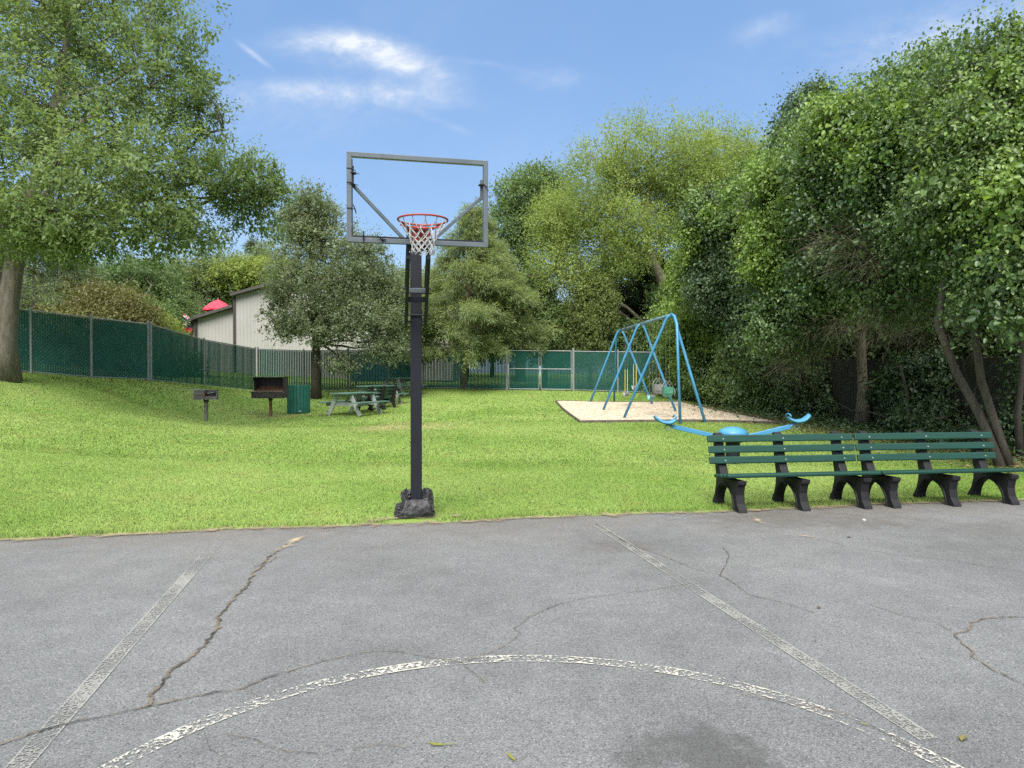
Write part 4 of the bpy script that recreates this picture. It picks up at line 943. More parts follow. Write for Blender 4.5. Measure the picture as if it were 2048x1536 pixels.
#@@FENCES
# ------------------------------------------------------------------ chain-link fences with green slats
FH = 1.83
def fence_run(name, label, posts, gapw, slatw, cat='fence', double=()):
    """posts: ground points; one slat panel and one wire panel per span"""
    p0 = posts[0]; t = thing(name, label, cat, p0)
    for i, p in enumerate(posts):
        b = MB(); q = p - p0; h = FH + .07
        b.tube([q + Vector((0, 0, -.1)), q + Vector((0, 0, h))], .036, 10); b.tube([q + Vector((0, 0, h)), q + Vector((0, 0, h + .03))], [.042, .012], 10)
        b.build('post', 'galvanised', t, smooth=False)
    for i in range(len(posts) - 1):
        a, c = posts[i] - p0, posts[i + 1] - p0; L = Vector((c.x - a.x, c.y - a.y)).length
        rs = random.Random(i * 31 + len(name))
        MB().tube([a + Vector((0, 0, FH)), c + Vector((0, 0, FH))], .022, 8).build('top_rail', 'galvanised', t)
        MB().tube([a + Vector((0, 0, .05)), c + Vector((0, 0, .05))], .014, 6).build('bottom_rail', 'galvanised', t)
        b = MB(); n = int(L / (slatw + gapw)); d = (c - a) / n; side = Vector((-(c - a).y, (c - a).x, 0)).normalized()
        for k in range(n):
            f0 = a + d * (k + .5 - .5 * slatw / (slatw + gapw)) ; f1 = a + d * (k + .5 + .5 * slatw / (slatw + gapw))
            tw = rs.uniform(-.002, .002)
            e = side * tw
            b.add([f0 + e + Vector((0, 0, .06)), f1 - e + Vector((0, 0, .06)), f1 - e + Vector((0, 0, FH - .03)), f0 + e + Vector((0, 0, FH - .03))], [(0, 1, 2, 3)])
        b.build('slat_panel', 'gate_slat' if gapw < .0045 and slatw > .059 else 'fence_slat', t)
        b = MB(); st = .11; m_ = int((L + FH) / st); off = side * (-.012)
        if off.y > 0: off = -off
        dirx = (c - a) / L
        for k in range(m_ + 1):
            s0 = k * st
            for sg in (1, -1):
                # diagonal from bottom to top
                x0, x1 = (s0 - FH, s0) if sg == 1 else (s0, s0 - FH)
                z0, z1 = .05, FH
                xa, xb = x0, x1
                lo, hi = 0.0, L
                if max(xa, xb) < lo or min(xa, xb) > hi: continue
                def cut(xt): return z0 + (xt - xa) / (xb - xa) * (z1 - z0)
                pts = [(xa, z0), (xb, z1)]; q = []
                for (xx, zz) in pts:
                    if xx < lo: q.append((lo, cut(lo)))
                    elif xx > hi: q.append((hi, cut(hi)))
                    else: q.append((xx, zz))
                A = a + dirx * q[0][0] + Vector((0, 0, q[0][1])) + off; Bv = a + dirx * q[1][0] + Vector((0, 0, q[1][1])) + off
                b.add([A + Vector((0, 0, -.002)), Bv + Vector((0, 0, -.002)), Bv + Vector((0, 0, .002)), A + Vector((0, 0, .002))], [(0, 1, 2, 3)])
        b.build('wire_mesh', 'fence_wire', t)
    return t
def gp(x, y): return Vector((x, y, gz(x, y)))
pl = [gp(-15.9, 19.2), gp(-14.05, 20.9), gp(-12.7, 21.6), gp(-11.8, 23.2)]
fence_run('slat_fence', 'green slatted chain-link fence climbing the bank beside the oak', pl, .004, .058)
fence_run('slat_fence', 'green slatted chain-link fence running downhill behind the small grill', [gp(-11.75, 23.28), gp(-12.1, 28.1), gp(-11.05, 30.8)], .007, .058)
pl = [gp(-10.98, 30.9), gp(-9.2, 31.6), gp(-7.4, 32.3), gp(-5.7, 33), gp(-4.2, 33.9), gp(-2.2, 33.9), gp(-.26, 33.2)]
fence_run('slat_fence', 'see-through green slatted fence along the back behind the picnic tables and hemlock', pl, .011, .058)
fence_run('slat_fence', 'solid green slatted fence right of the gate, behind the swing set', [gp(2.86, 33.1), gp(4.8, 32.4), gp(6.8, 31.4), gp(8.8, 30.2)], .004, .06)
ga, gb = gp(-.2, 33.2), gp(2.80, 33.1); t = thing('double_gate', 'double green slatted gate with galvanised frame in the back fence', 'gate', ga)
mid = (gb - ga) / 2
for (a, c) in ((Vector((.06, 0, .06)), mid + Vector((-.05, 0, .06))), (mid + Vector((.05, 0, .06)), gb - ga + Vector((-.06, 0, .06)))):
    Z = Vector((0, 0, 1.78)); b = MB()
    for q0, q1 in ((a, c), (a + Z, c + Z), (a + Z * .46 * 1.0 + Vector((0, 0, .12)), c + Z * .46 + Vector((0, 0, .12)))): b.tube([q0, q1], .024, 8)
    for q in (a, c): b.tube([q, q + Z], .024, 8)
    lf = b.build('gate_leaf', 'galvanised', t)
    b = MB(); n = int((c - a).length / .064); d = (c - a) / n
    for k in range(n):
        f0, f1 = a + d * (k + .04), a + d * (k + .96)
        b.add([f0 + Vector((0, .012, .02)), f1 + Vector((0, .016, .02)), f1 + Vector((0, .016, 1.75)), f0 + Vector((0, .012, 1.75))], [(0, 1, 2, 3)])
    b.build('slat_panel', 'gate_slat', lf)
for q in (Vector((-.03, .0, 0)), gb - ga + Vector((.03, 0, 0))): MB().tube([q, q + Vector((0, 0, 1.98))], .045, 10).build('gate_post', 'galvanised', t)
MB().box(mid + Vector((0, -.04, .98)), (.16, .05, .06)).build('latch', 'galvanised', t, bevel=.008)
for q in (mid + Vector((-.09, 0, 0)), mid + Vector((.09, 0, 0))): pass

# dark board fence behind the right hedge
f0, f1 = gp(10.6, 11.0), gp(8.7, 27.0); t = thing('board_fence', 'weathered vertical board fence in the dark behind the right hedge', 'fence', f0)
b = MB(); L = (f1 - f0).length; n = int(L / .145); rs_ = random.Random(4)
for k in range(n):
    q = f0.lerp(f1, (k + .5) / n); z = gz(q.x, q.y); d = (f1 - f0); an = math.atan2(d.y, d.x)
    h = 1.85 + rs_.uniform(-.02, .02); b.box((q.x - f0.x, q.y - f0.y, z - f0.z + h / 2), (.137, .022 + rs_.uniform(0, .012), h), Matrix.Rotation(an, 3, 'Z'))
b.build('boards', 'board_wood', t)
b = MB()
for zz in (.45, 1.45): b.bar(Vector((.04, 0, zz)), f1 - f0 + Vector((.04, 0, zz)), .04, .09)
b.build('rail', 'board_wood', t)

#@@BUILDING
# ------------------------------------------------------------------ pale building behind the fence
def wall_poly(pts, Y0, Y1, name, mat, parent, base):
    b = MB(); fr = [(P(x, y, Y0).x - base.x, P(x, y, Y0).z - base.z) for x, y in pts]
    b.prism(fr, 1, Y0 - base.y, Y1 - base.y); return b.build(name, mat, parent)
def ribbed(x0, x1, topf, Y, zb, base, pitch=.2):
    """siding ribs standing proud of a wall"""
    b = MB(); x = x0
    while x < x1:
        b.box((x - base.x, Y - .005 - base.y, (topf(x) + zb) / 2 - base.z), (.02, .010, topf(x) - zb - .12)); x += pitch
    return b
Yb = 41.0; base = Vector((P(560, 700, Yb).x, Yb, gz(P(560, 700, Yb).x, Yb))); zb = base.z - .3
t = thing('pale_building', 'pale beige building with ribbed siding and dark roof edges behind the back fence', 'building', base)
def px_x(px, Y): return (px - CX) / F * Y
def px_z(py, Y): return EYE + (HZ - py) / F * Y
secs = [((358, 657), (393, 639), Yb + .6), ((393, 639), (470, 614), Yb + .3), ((470, 592), (620, 549), Yb), ((620, 549), (905, 640), Yb)]
for (a, c, Y) in secs:
    x0, x1, z0, z1 = px_x(a[0], Y), px_x(c[0], Y), px_z(a[1], Y), px_z(c[1], Y)
    b = MB(); b.prism([(x0 - base.x, zb - base.z), (x1 - base.x, zb - base.z), (x1 - base.x, z1 - base.z), (x0 - base.x, z0 - base.z)], 1, Y - base.y, Y + (9 if a[0] >= 470 else 2.6) - base.y)
    wl = b.build('wall', 'siding', t)
    ribbed(x0 + .1, x1 - .05, lambda x: z0 + (z1 - z0) * (x - x0) / (x1 - x0), Y, zb, base).build('siding_ribs', 'siding', wl)
    dp = 9 if a[0] >= 470 else 2.6
    b = MB(); b.bar((x0 - .12 - base.x, Y + dp / 2 - .1 - base.y, z0 + .03 - base.z), (x1 - base.x + (.10 if a[0] == 620 else 0), Y + dp / 2 - .1 - base.y, z1 + .03 - base.z), dp + .6, .16)
    b.build('roof', 'roof_dark', t)
for px, Y, py in ((470, Yb, 594), (393.5, Yb + .3, 640)):
    x = px_x(px, Y); MB().box((x - base.x, Y - .05 - base.y, (px_z(py, Y) + zb) / 2 - base.z), (.11, .1, px_z(py, Y) - zb - .02)).build('corner_trim', 'trim_brown', t)
# roof deck behind the low wing carries the umbrella
dx, dy, dz = px_x(437, 43), 43.4, px_z(690, 45)
b = MB(); b.box((dx - base.x, dy + 2.9 - base.y, dz - base.z), (4, 3.8, .15))
for sx in (-1.9, 1.9):
    for sy in (1.2, 4.6): b.bar((dx + sx - base.x, dy + sy - base.y, -.2), (dx + sx - base.x, dy + sy - base.y, dz - base.z), .12, .12)
b.build('deck', 'deck_wood', t)
# red umbrella
uy = dy + 2.2; ux = px_x(437, uy); uz = dz + .075; zt = px_z(599, uy); zr = px_z(618, uy); ra = 1.0 * (27 / F * uy) + .08
t = thing('patio_umbrella', 'red patio umbrella open above the low wing of the pale building', 'umbrella', (ux, uy, uz))
b = MB(); n = 8; V = [(0, 0, zt - uz)]
for ring, (rr, zz) in enumerate(((.5, .60), (1.0, 0))):
    for k in range(n * 2):
        a = math.pi * k / n; dip = -.05 if k % 2 else 0
        V.append((ra * rr * math.cos(a) * (1 if k % 2 == 0 else .97), ra * rr * math.sin(a), zr - uz + (zt - zr) * zz + dip * rr))
for k in range(n * 2):
    V.append((V[1 + n * 2 + k][0], V[1 + n * 2 + k][1], V[1 + n * 2 + k][2] - .10))
m2 = n * 2; Fc = [(0, 1 + k, 1 + (k + 1) % m2) for k in range(m2)] + [(1 + k, 1 + m2 + k, 1 + m2 + (k + 1) % m2, 1 + (k + 1) % m2) for k in range(m2)] + [(1 + m2 + k, 1 + 2 * m2 + k, 1 + 2 * m2 + (k + 1) % m2, 1 + m2 + (k + 1) % m2) for k in range(m2)]
b.add(V, Fc); b.build('canopy', 'umbrella_red', t)
MB().tube([(0, 0, 0), (0, 0, zt - uz + .1)], .025, 8).build('pole', 'wood_pole', t)
MB().lathe([(0.001, 0), (.28, 0), (.26, .08), (.05, .12), (.001, .12)], 14).build('base', 'trim_brown', t)
# flag on a slanted pole
fy = Yb + .5; fb = P(386, 640, fy)
t = thing('wall_flag', 'navy and red flag hanging from a slanted wooden pole at the low wing', 'flag', fb)
MB().tube([(.12, .1, -.12), (-.45, -.6, .48)], .018, 6).build('flagpole', 'wood_pole', t)
b = MB(); V = []; nx_, nz_ = 6, 10
for j in range(nz_ + 1):
    for i in range(nx_ + 1):
        u_, w_ = i / nx_, j / nz_
        V.append((-.36 + .42 * u_ * (1 - .25 * w_) + .05 * math.sin(w_ * 5 + u_ * 4), -.48 + .42 * u_ + .06 * math.sin(u_ * 9 + w_ * 2), .36 - .36 * u_ * (1 - w_ * .8) - 1.12 * w_ * (1 - .10 * u_)))
b.v = V; b.f = [(j * (nx_ + 1) + i, j * (nx_ + 1) + i + 1, (j + 1) * (nx_ + 1) + i + 1, (j + 1) * (nx_ + 1) + i) for j in range(nz_) for i in range(nx_)]
o = b.build('cloth', ['flag_navy', 'flag_red', 'flag_white'], t, smooth=True)
for p in o.data.polygons:
    j, i = divmod(p.index, nx_)
    p.material_index = (2 if (i + j) % 2 else 1) if j < 2 else (1 if j >= 7 or (i < 1 and j > 4) else (2 if (j, i) in ((4, 2), (5, 2), (4, 3), (3, 2)) else 0))
# far small house at the left edge
q = P(46, 640, 62); base = Vector((q.x, q.y, gz(q.x, q.y))); t = thing('far_house', 'small white house with orange roof far off beside the oak trunk', 'house', base)
zt = px_z(612, 62) - base.z
MB().box((0, 0, zt / 2), (1.9, 3, zt)).build('wall', 'house_white', t)
MB().prism([(-1.15, zt), (1.15, zt), (.5, zt + .42), (-.5, zt + .42)], 1, -1.7, 1.7).build('roof', 'house_orange', t)
# painted board seen through the back fence
q = gp(-6.3, 35.6); t = thing('painted_board', 'blue board with orange blotches half seen through the back fence', 'board', q)
MB().box((0, 0, .85), (3.4, .05, 1.3)).build('panel', 'paint_teal', t)
for x in (-1.5, 0, 1.5): MB().box((x, .06, .7), (.08, .07, 1.4)).build('leg', 'deck_wood', t)

#@@OBJECTS
# ------------------------------------------------------------------ basketball hoop
HB = Vector((-1.10, 8.20, .0)); t = thing('basketball_hoop', 'basketball hoop on a black square pole at the edge of the court', 'basketball hoop', HB, R(9))
MB().box((0, 0, 1.52), (.127, .127, 3.04)).build('pole', 'black_metal', t, bevel=.008)
MB().box((0, 0, 3.05), (.135, .135, .02)).build('pole_cap', 'black_plastic', t, bevel=.004)
for sx in (-1, 1):
    MB().bar((sx * .112, .10, 2.20), (sx * .100, -1.13, 2.80), .036, .075).build('arm', 'black_metal', t, bevel=.004)
    MB().bar((sx * .112, .02, 2.62), (sx * .100, -1.13, 3.02), .034, .06).build('arm', 'black_metal', t, bevel=.004)
for y, z in ((.03, 2.24), (-.08, 2.30), (0, 2.62), (-.52, 2.50), (-.42, 2.56)): MB().tube([(-.155, y, z), (.155, y, z)], .009, 8).build('pivot_bolt', 'black_metal', t)
MB().box((0, -.42, 2.44), (.19, .05, .055)).build('crossbar', 'black_metal', t, bevel=.004)
MB().box((0, -.47, 2.53), (.19, .03, .05)).build('spacer_plate', 'frame_metal', t, bevel=.004)
MB().tube([(.055, .12, 2.25), (.05, .5, 2.75)], .02, 8).build('spring_rod', 'black_metal', t)
BW, BH, BZ, BY, tw_ = 1.375, .86, 3.325, -1.19, R(3.8)
fr = MB(); fs_ = .046
for z in (-1, 1): fr.box((0, 0, BZ + z * (BH - fs_) / 2), (BW, .045, fs_))
fr = MB()
def tube4(a, c): fr.bar(a, c, fs_, fs_, (0, 1, 0))
hw, hh = BW / 2 - fs_ / 2, BH / 2 - fs_ / 2
# mitred frame: each side a prism with 45 degree ends
def mitre(p, ax, sgn):
    o_, i_ = .5 * BW, .5 * BW - fs_; oz, iz = .5 * BH, .5 * BH - fs_
    if ax == 'h': poly = [(-o_, sgn * oz), (o_, sgn * oz), (i_, sgn * iz), (-i_, sgn * iz)]
    else: poly = [(sgn * o_, -oz), (sgn * o_, oz), (sgn * i_, iz), (sgn * i_, -iz)]
    k = MB(); k.prism([(x, z + BZ) for x, z in poly], 1, -.026, .026); return k
bf = mitre(0, 'h', 1)
for kk in (mitre(0, 'h', -1), mitre(0, 'v', 1), mitre(0, 'v', -1)): bf.add(kk.v, kk.f)
bfo = bf.build('backboard_frame', 'frame_metal', t, (0, BY, 0), tw_, bevel=.003)
MB().box((0, 0.004, BZ), (BW - 2 * fs_ - .002, .012, BH - 2 * fs_ - .002)).build('backboard_pane', 'clear_acrylic', bfo)
b = MB(); b.box((0, -.004, BZ - BH / 2 + fs_ + .011), (BW - 2 * fs_ - .01, .018, .016)); b.build('pane_gasket', 'black_metal', bfo)
b = MB(); b.box((-BW / 2 + fs_ + .006, -.004, BZ), (.010, .018, BH - 2 * fs_ - .04)); b.build('pane_gasket', 'black_metal', bfo)
for sx in (-1, 1):
    MB().bar((sx * .10, .06, BZ - .41), (sx * (BW / 2 - .06), .05, BZ + (.13 if sx < 0 else .075)), .032, .032).build('strut', 'frame_metal', bfo, bevel=.003)
    MB().box((sx * (BW / 2 - .058), .035, BZ + (.21 if sx < 0 else .15)), (.022, .03, .20)).build('strut_bracket', 'frame_metal', bfo, bevel=.003)
MB().box((0, .05, BZ - .36), (.22, .05, .24)).build('mounting_plate', 'black_metal', bfo, bevel=.004)
rt = random.Random(3)
for x, z, v in ((-.66, .27, 0), (-.625, .23, 0), (-.66, .135, 0), (-.635, .12, 0), (-.66, -.11, 0), (-.53, -.405, 1), (-.35, -.405, 1), (.625, .19, 0)):
    b = MB()
    if not v:
        b.box((x, 0, BZ + z), (.056, .060, .010)); b.bar((x + .02, -.03, BZ + z), (x + .055, -.055, BZ + z - .02 + rt.uniform(-.02, .02)), .012, .006)
        if z == -.11: b.bar((x + .035, -.035, BZ + z + .03), (x + .06, -.05, BZ + z - .045), .014, .006)
    else:
        b.box((x, 0, BZ + z), (.011, .062, .056)); b.bar((x, -.034, BZ + z), (x - (.0 if x < -.5 else .05), -.055, BZ + z + .075 * (1 if x < -.5 else .5)), .012, .008)
        b.bar((x, -.034, BZ + z), (x + (.0 if x < -.5 else .03), -.045, BZ + z + .05 * (1 if x < -.5 else .2)), .014, .008)
    b.build('zip_tie', 'black_plastic', bfo)
RZ, RR, RY = 3.055, .229, -.40
b = MB(); b.tube([(RR * math.cos(a), RY + RR * math.sin(a), RZ) for a in np.linspace(0, 2 * math.pi, 49)], .0095, 8, False)
# rim carrier: side arms and plate
for sx in (-1, 1): b.tube([(sx * RR * math.cos(R(40)) * 1.0, RY + RR * math.sin(R(40)), RZ - .006), (sx * .10, -.045, RZ - .03), (sx * .08, -.03, RZ - .11)], .009, 6)
b.tube([(RR * .98 * math.cos(a), RY + RR * .98 * math.sin(a), RZ - .03) for a in np.linspace(R(30), R(150), 14)], .009, 6)
b.box((0, -.035, RZ - .06), (.115, .02, .15)); b.box((0, -.085, RZ - .025), (.11, .10, .022)); b.prism([(-.10, RZ - .03), (-.03, RZ - .03), (-.03, RZ - .12)], 0, -.045, .045)
rim = b.build('rim', 'rim_red', t, (0, BY, 0), tw_, smooth=False)
b = MB(); lv = [(0, .222), (-.04, .205), (-.125, .152), (-.160, .130), (-.195, .114), (-.23, .106), (-.265, .102), (-.295, .104)]
def nd(j, i):
    z, r = lv[j]; a = R(30) * (i + .5 * (max(0, j - 1)) + (.0 if j else 0)); sway = .004 * math.sin(i * 2.1 + j)
    return Vector((r * math.cos(a) + sway, RY + r * math.sin(a), RZ + z + .006 * math.sin(i * 3.3 + j * 1.7)))
for i in range(12):
    b.tube([nd(0, i), nd(1, i)], .0045, 5, False)
    for j in range(1, len(lv) - 1):
        b.tube([nd(j, i), nd(j + 1, i)], .0044, 5, False); b.tube([nd(j, i), nd(j + 1, i - 1)], .0044, 5, False)
    e0, e1 = nd(len(lv) - 1, i), nd(len(lv) - 1, i + 1)
    b.tube([e0, e0.lerp(e1, .25) + Vector((0, 0, -.014)), e0.lerp(e1, .5) + Vector((0, 0, -.004))], .0050, 5, False)
b.build('net', 'net_cord', rim)
# padding at the foot
b = MB()
prof = [(-.165, -.19, 0), (.165, -.19, 0), (.18, -.06, 0), (.18, .15, 0), (-.17, .15, 0), (-.185, -.05, 0)]
zt_ = [.215, .235, .275, .275, .26, .25]
n = len(prof); rp = random.Random(8)
V = [(x * 1.02, y, .012) for x, y, _ in prof] + [(x * 1.05, y * 1.05 - .015, .07) for x, y, _ in prof] + [(x * .78, y * .86, z) for (x, y, _), z in zip(prof, zt_)] + [(x * .50, y * .48, z - .02) for (x, y, _), z in zip(prof, zt_)]
b.add(V, [(k * n + i, k * n + (i + 1) % n, (k + 1) * n + (i + 1) % n, (k + 1) * n + i) for k in range(3) for i in range(n)])
pad = b.build('base_pad', 'pad_vinyl', t, bevel=.012)
sb = pad.modifiers.new('sub', 'SUBSURF'); sb.subdivision_type = 'SIMPLE'; sb.levels = 4; sb.render_levels = 4
tx = bpy.data.textures.new('crumple', 'CLOUDS'); tx.noise_scale = .09
dm = pad.modifiers.new('crumple', 'DISPLACE'); dm.texture = tx; dm.strength = .035; dm.mid_level = .5
def crumple(c, s, seed, squash=(1, 1, 1)):
    import bmesh
    bm = bmesh.new(); bmesh.ops.create_icosphere(bm, subdivisions=4, radius=1); r_ = np.random.RandomState(seed)
    pts = np.array([tuple(v.co) for v in bm.verts]); dsp = 1 + .22 * np.abs(wob(pts, 3.5, seed)) + .22 * wob(pts, 8, seed + 1) + .10 * wob(pts, 17, seed + 2)
    for v, k in zip(bm.verts, dsp): v.co = Vector((v.co.x * s[0], v.co.y * s[1], v.co.z * s[2])) * float(k) + Vector(c)
    vs = [tuple(v.co) for v in bm.verts]; fs = [tuple(v.index for v in f.verts) for f in bm.faces]; bm.free(); return vs, fs
b = MB()
for c, s, sd_ in (((.12, .05, .225), (.065, .08, .08), 1), ((-.12, .06, .22), (.055, .08, .075), 2), ((.165, -.02, .14), (.03, .11, .13), 3), ((-.19, -.05, .08), (.05, .12, .08), 4), ((-.21, -.08, .05), (.04, .04, .04), 5), ((0, .12, .235), (.11, .05, .06), 6), ((-.13, -.14, .035), (.10, .07, .03), 7), ((.165, -.13, .07), (.035, .05, .09), 8)):
    b.add(*crumple(c, s, sd_))
b.build('torn_padding', 'torn_vinyl', t)

# ------------------------------------------------------------------ park benches
def bench_support(x):
    """black moulded end with an arch between its feet; y- is the front"""
    arch = [(.205 * math.cos(a), .27 * math.sin(a)) for a in np.linspace(math.pi, 0, 13)]
    # outline in (y, z): start rear foot
    poly = [(.325, 0), (.205, 0)] + [(-p[0], p[1]) for p in arch][1:-1] + [(-.205, 0), (-.335, 0), (-.325, .035), (-.285, .10), (-.268, .20), (-.285, .30), (-.315, .36), (-.318, .405), (.06, .395), (.135, .50), (.195, .66), (.245, .865), (.285, .885), (.325, .865), (.285, .66), (.245, .48), (.215, .36), (.225, .24), (.262, .12), (.315, .04)]
    poly = [(y * 1.24 if y < 0 else y, z - (.035 if .3 < z < .45 and y < .1 else 0)) for y, z in poly]
    b = MB(); b.prism(poly, 0, x - .052, x + .052)
    # raised lip round the arch
    for sx in (-1, 1):
        pts = [(x + sx * .052, (-.228 * math.cos(a)) * (1.24 if math.cos(a) > 0 else 1), .295 * math.sin(a)) for a in np.linspace(0, math.pi, 15)]
        b.tube(pts, .014, 6)
    return b
def make_bench(name, label, group):
    t = thing(name, label, 'bench', (0, 0, 0), 0, group)
    for x in (-.80, 0, .80): bench_support(x).build('support', 'bench_plastic', t, bevel=.012)
    L = 1.96; sl = math.atan2(.05, .205)
    for y, z in ((.135, .555), (.168, .685), (.205, .815)):
        s_ = MB().box((0, y - .015, z), (L, .036, .088), Matrix.Rotation(R(-14), 3, 'X')).build('back_slat', 'bench_green', t, bevel=.010)
        bb = MB()
        for x in (-.80, 0, .80): bb.tube([(x + .02, y - .032, z), (x + .02, y - .041, z - .001)], .0085, 8)
        bb.build('bolt', 'bolt_metal', s_)
    for y, dz in ((-.350, -.008), (-.247, -.020), (-.146, -.031), (-.046, -.042)):
        MB().box((0, y, .432 + dz), (L, .090, .042), Matrix.Rotation(R(-6.5), 3, 'X')).build('seat_slat', 'bench_green', t, bevel=.014)
    return t
bench = make_bench('park_bench', 'green slatted bench with black arched supports, the one nearer the hoop', 'benches along the court edge')
def set_bench(o, back_end, ang):
    d = Vector((math.cos(ang), math.sin(ang))); n_ = Vector((-d.y, d.x))
    q = Vector(back_end) + d * .98 - n_ * .20; o.location = (q.x, q.y, .012); o.rotation_euler = (0, 0, ang)
set_bench(bench, (2.42, 8.87), R(8.7))
b2_ = copy_tree(bench); set_bench(b2_, (4.385, 9.17), R(8.0)); b2_['label'] = 'green slatted bench with black arched supports, reaching the right edge under leaning stems'

# ------------------------------------------------------------------ four-part seesaw
sy = 12.3; sx0 = px_x(1466, sy); t = thing('seesaw', 'blue seesaw with domed hub and two saddle seats behind the left bench', 'seesaw', (sx0, sy, gz(sx0, sy)))
gz0 = gz(sx0, sy); zD = px_z(853, sy) - gz0; zE = px_z(868, sy) - gz0
MB().lathe([(.001, zD), (.08, zD - .008), (.16, zD - .03), (.23, zD - .07), (.265, zE), (.25, zE - .015), (.001, zE - .015)], 28).build('hub_dome', 'play_blue', t, smooth=True)
MB().lathe([(.001, zE - .015), (.235, zE - .016), (.235, zE - .10), (.16, zE - .14), (.001, zE - .14)], 24).build('hub_drum', 'black_plastic', t)
MB().tube([(0, 0, -.1), (0, 0, zE - .10)], .12, 14).build('post', 'black_metal', t)
for s in (-1, 1):
    pxe, pye = ((1345, 853), (1580, 853))[s > 0]
    e = Vector((px_x(pxe, sy) - sx0, -.02, px_z(pye, sy) - gz0))
    MB().bar((s * .22, 0, zE - .055), e, .05, .075, (0, 0, 1)).build('arm', 'play_blue', t, bevel=.008)
    MB().box((s * .27, -.02, zE - .06), (.10, .09, .10)).build('arm_clamp', 'galvanised', t, bevel=.01)
    # curved saddle
    c = Vector((px_x((1330, 1597)[s > 0], sy) - sx0, -.02, px_z((845, 842)[s > 0], sy) - gz0)); b = MB(); V = []; n = 14; kx = 7
    for i in range(n + 1):
        u_ = -1 + 2 * i / n; w_ = .115 * (1 - .35 * abs(u_) ** 2)
        zc = (.105 * u_ * u_ + (.05 * u_ * s if u_ * s < 0 else 0)); dz_ = 2 * .125 * u_ / .19
        for j in range(kx + 1):
            v_ = -1 + 2 * j / kx; V.append((c.x + u_ * .19, c.y + w_ * v_, c.z + zc - .022 * v_ * v_))
    b.v = V; b.f = [(i * (kx + 1) + j, (i + 1) * (kx + 1) + j, (i + 1) * (kx + 1) + j + 1, i * (kx + 1) + j + 1) for i in range(n) for j in range(kx)]
    so_ = b.build('seat', 'play_blue', t, smooth=True); sm = so_.modifiers.new('thick', 'SOLIDIFY'); sm.thickness = .035; sm.offset = -1
    b = MB(); b.tube([c + Vector((-s * .02, 0, -.02)), e], .028, 8)
    b.build('seat_bracket', 'play_blue', t)
    b = MB(); b.tube([Vector((c.x - s * .045 + .045 * math.cos(a), -.05, c.z - .085 + .045 * math.sin(a))) for a in np.linspace(0, 6.283, 17)], .010, 6, False)
    b.build('foot_ring', 'galvanised', t)
    b = MB(); b.tube([Vector((c.x - s * .17, yy, c.z + .125 - .04 * (abs(yy) / .13) ** 2)) for yy in np.linspace(-.13, .13, 7)], .014, 6); b.build('handle', 'play_blue', t)

# ------------------------------------------------------------------ swing set
f1 = [hit(1244, 839), hit(1413, 846)]; f3 = [hit(1178, 806), hit(1308, 811)]
f2 = [hit(1203, 823), hit(1355, 826)]
A1, A2, A3 = ((a + c) / 2 for a, c in (f1, f2, f3))
A1 = P(1342, 630, A1.y); A3 = P(1240, 661, A3.y); A2 = A1.lerp(A3, .52)
root = Vector((A2.x, A2.y, gz(A2.x, A2.y)))
t = thing('swing_set', 'blue two-bay swing frame with arched legs over the chip pit', 'swing set', root)
def arch_leg(a, top, c):
    a, c = Vector(a) - Vector((0, 0, .1)), Vector(c) - Vector((0, 0, .1)); pts = [a]; k = Vector(top)
    ta = k + (a - k) * .16; tcc = k + (c - k) * .16
    pts += [a.lerp(ta, .5)]
    for i in range(9):
        s = i / 8; pts.append((ta * (1 - s) ** 2) + (k + Vector((0, 0, .10))) * 2 * s * (1 - s) + tcc * s ** 2)
    pts += [tcc.lerp(c, .5), c]; return [p - root for p in pts]
for fa, ap in ((f1, A1), (f2, A2), (f3, A3)): MB().tube(arch_leg(fa[0], ap + Vector((0, 0, .20)), fa[1]), .040, 12).build('arch_leg', 'play_blue', t, smooth=True)
g1 = hit(1361, 848); g3 = P(1228, 803, A3.y + .9); g3.z = gz(g3.x, g3.y)
for gq, ap in ((g1, A1), (g3, A3)):
    dv = (Vector((gq.x, gq.y, ap.z)) - ap); MB().tube([ap - root + Vector((0, 0, .02)), ap + dv * .35 + Vector((0, 0, -.06)) - root, ap + dv * .62 + Vector((0, 0, -.30)) - root, gq - Vector((0, 0, .1)) - root], .040, 12).build('end_leg', 'play_blue', t, smooth=True)
MB().tube([A1 - root, A3 - root], .044, 12).build('top_bar', 'bar_blue', t, smooth=True)
b = MB()
for f in (.12, .2, .3, .38, .6, .7, .78, .9):
    q = A1.lerp(A3, f) - root; b = MB(); b.tube([q - (A3 - A1).normalized() * .03, q + (A3 - A1).normalized() * .03], .056, 10); b.box(q + Vector((0, 0, -.07)), (.03, .04, .05)); b.build('hanger', 'galvanised', t)
bar_d = (A3 - A1).normalized()
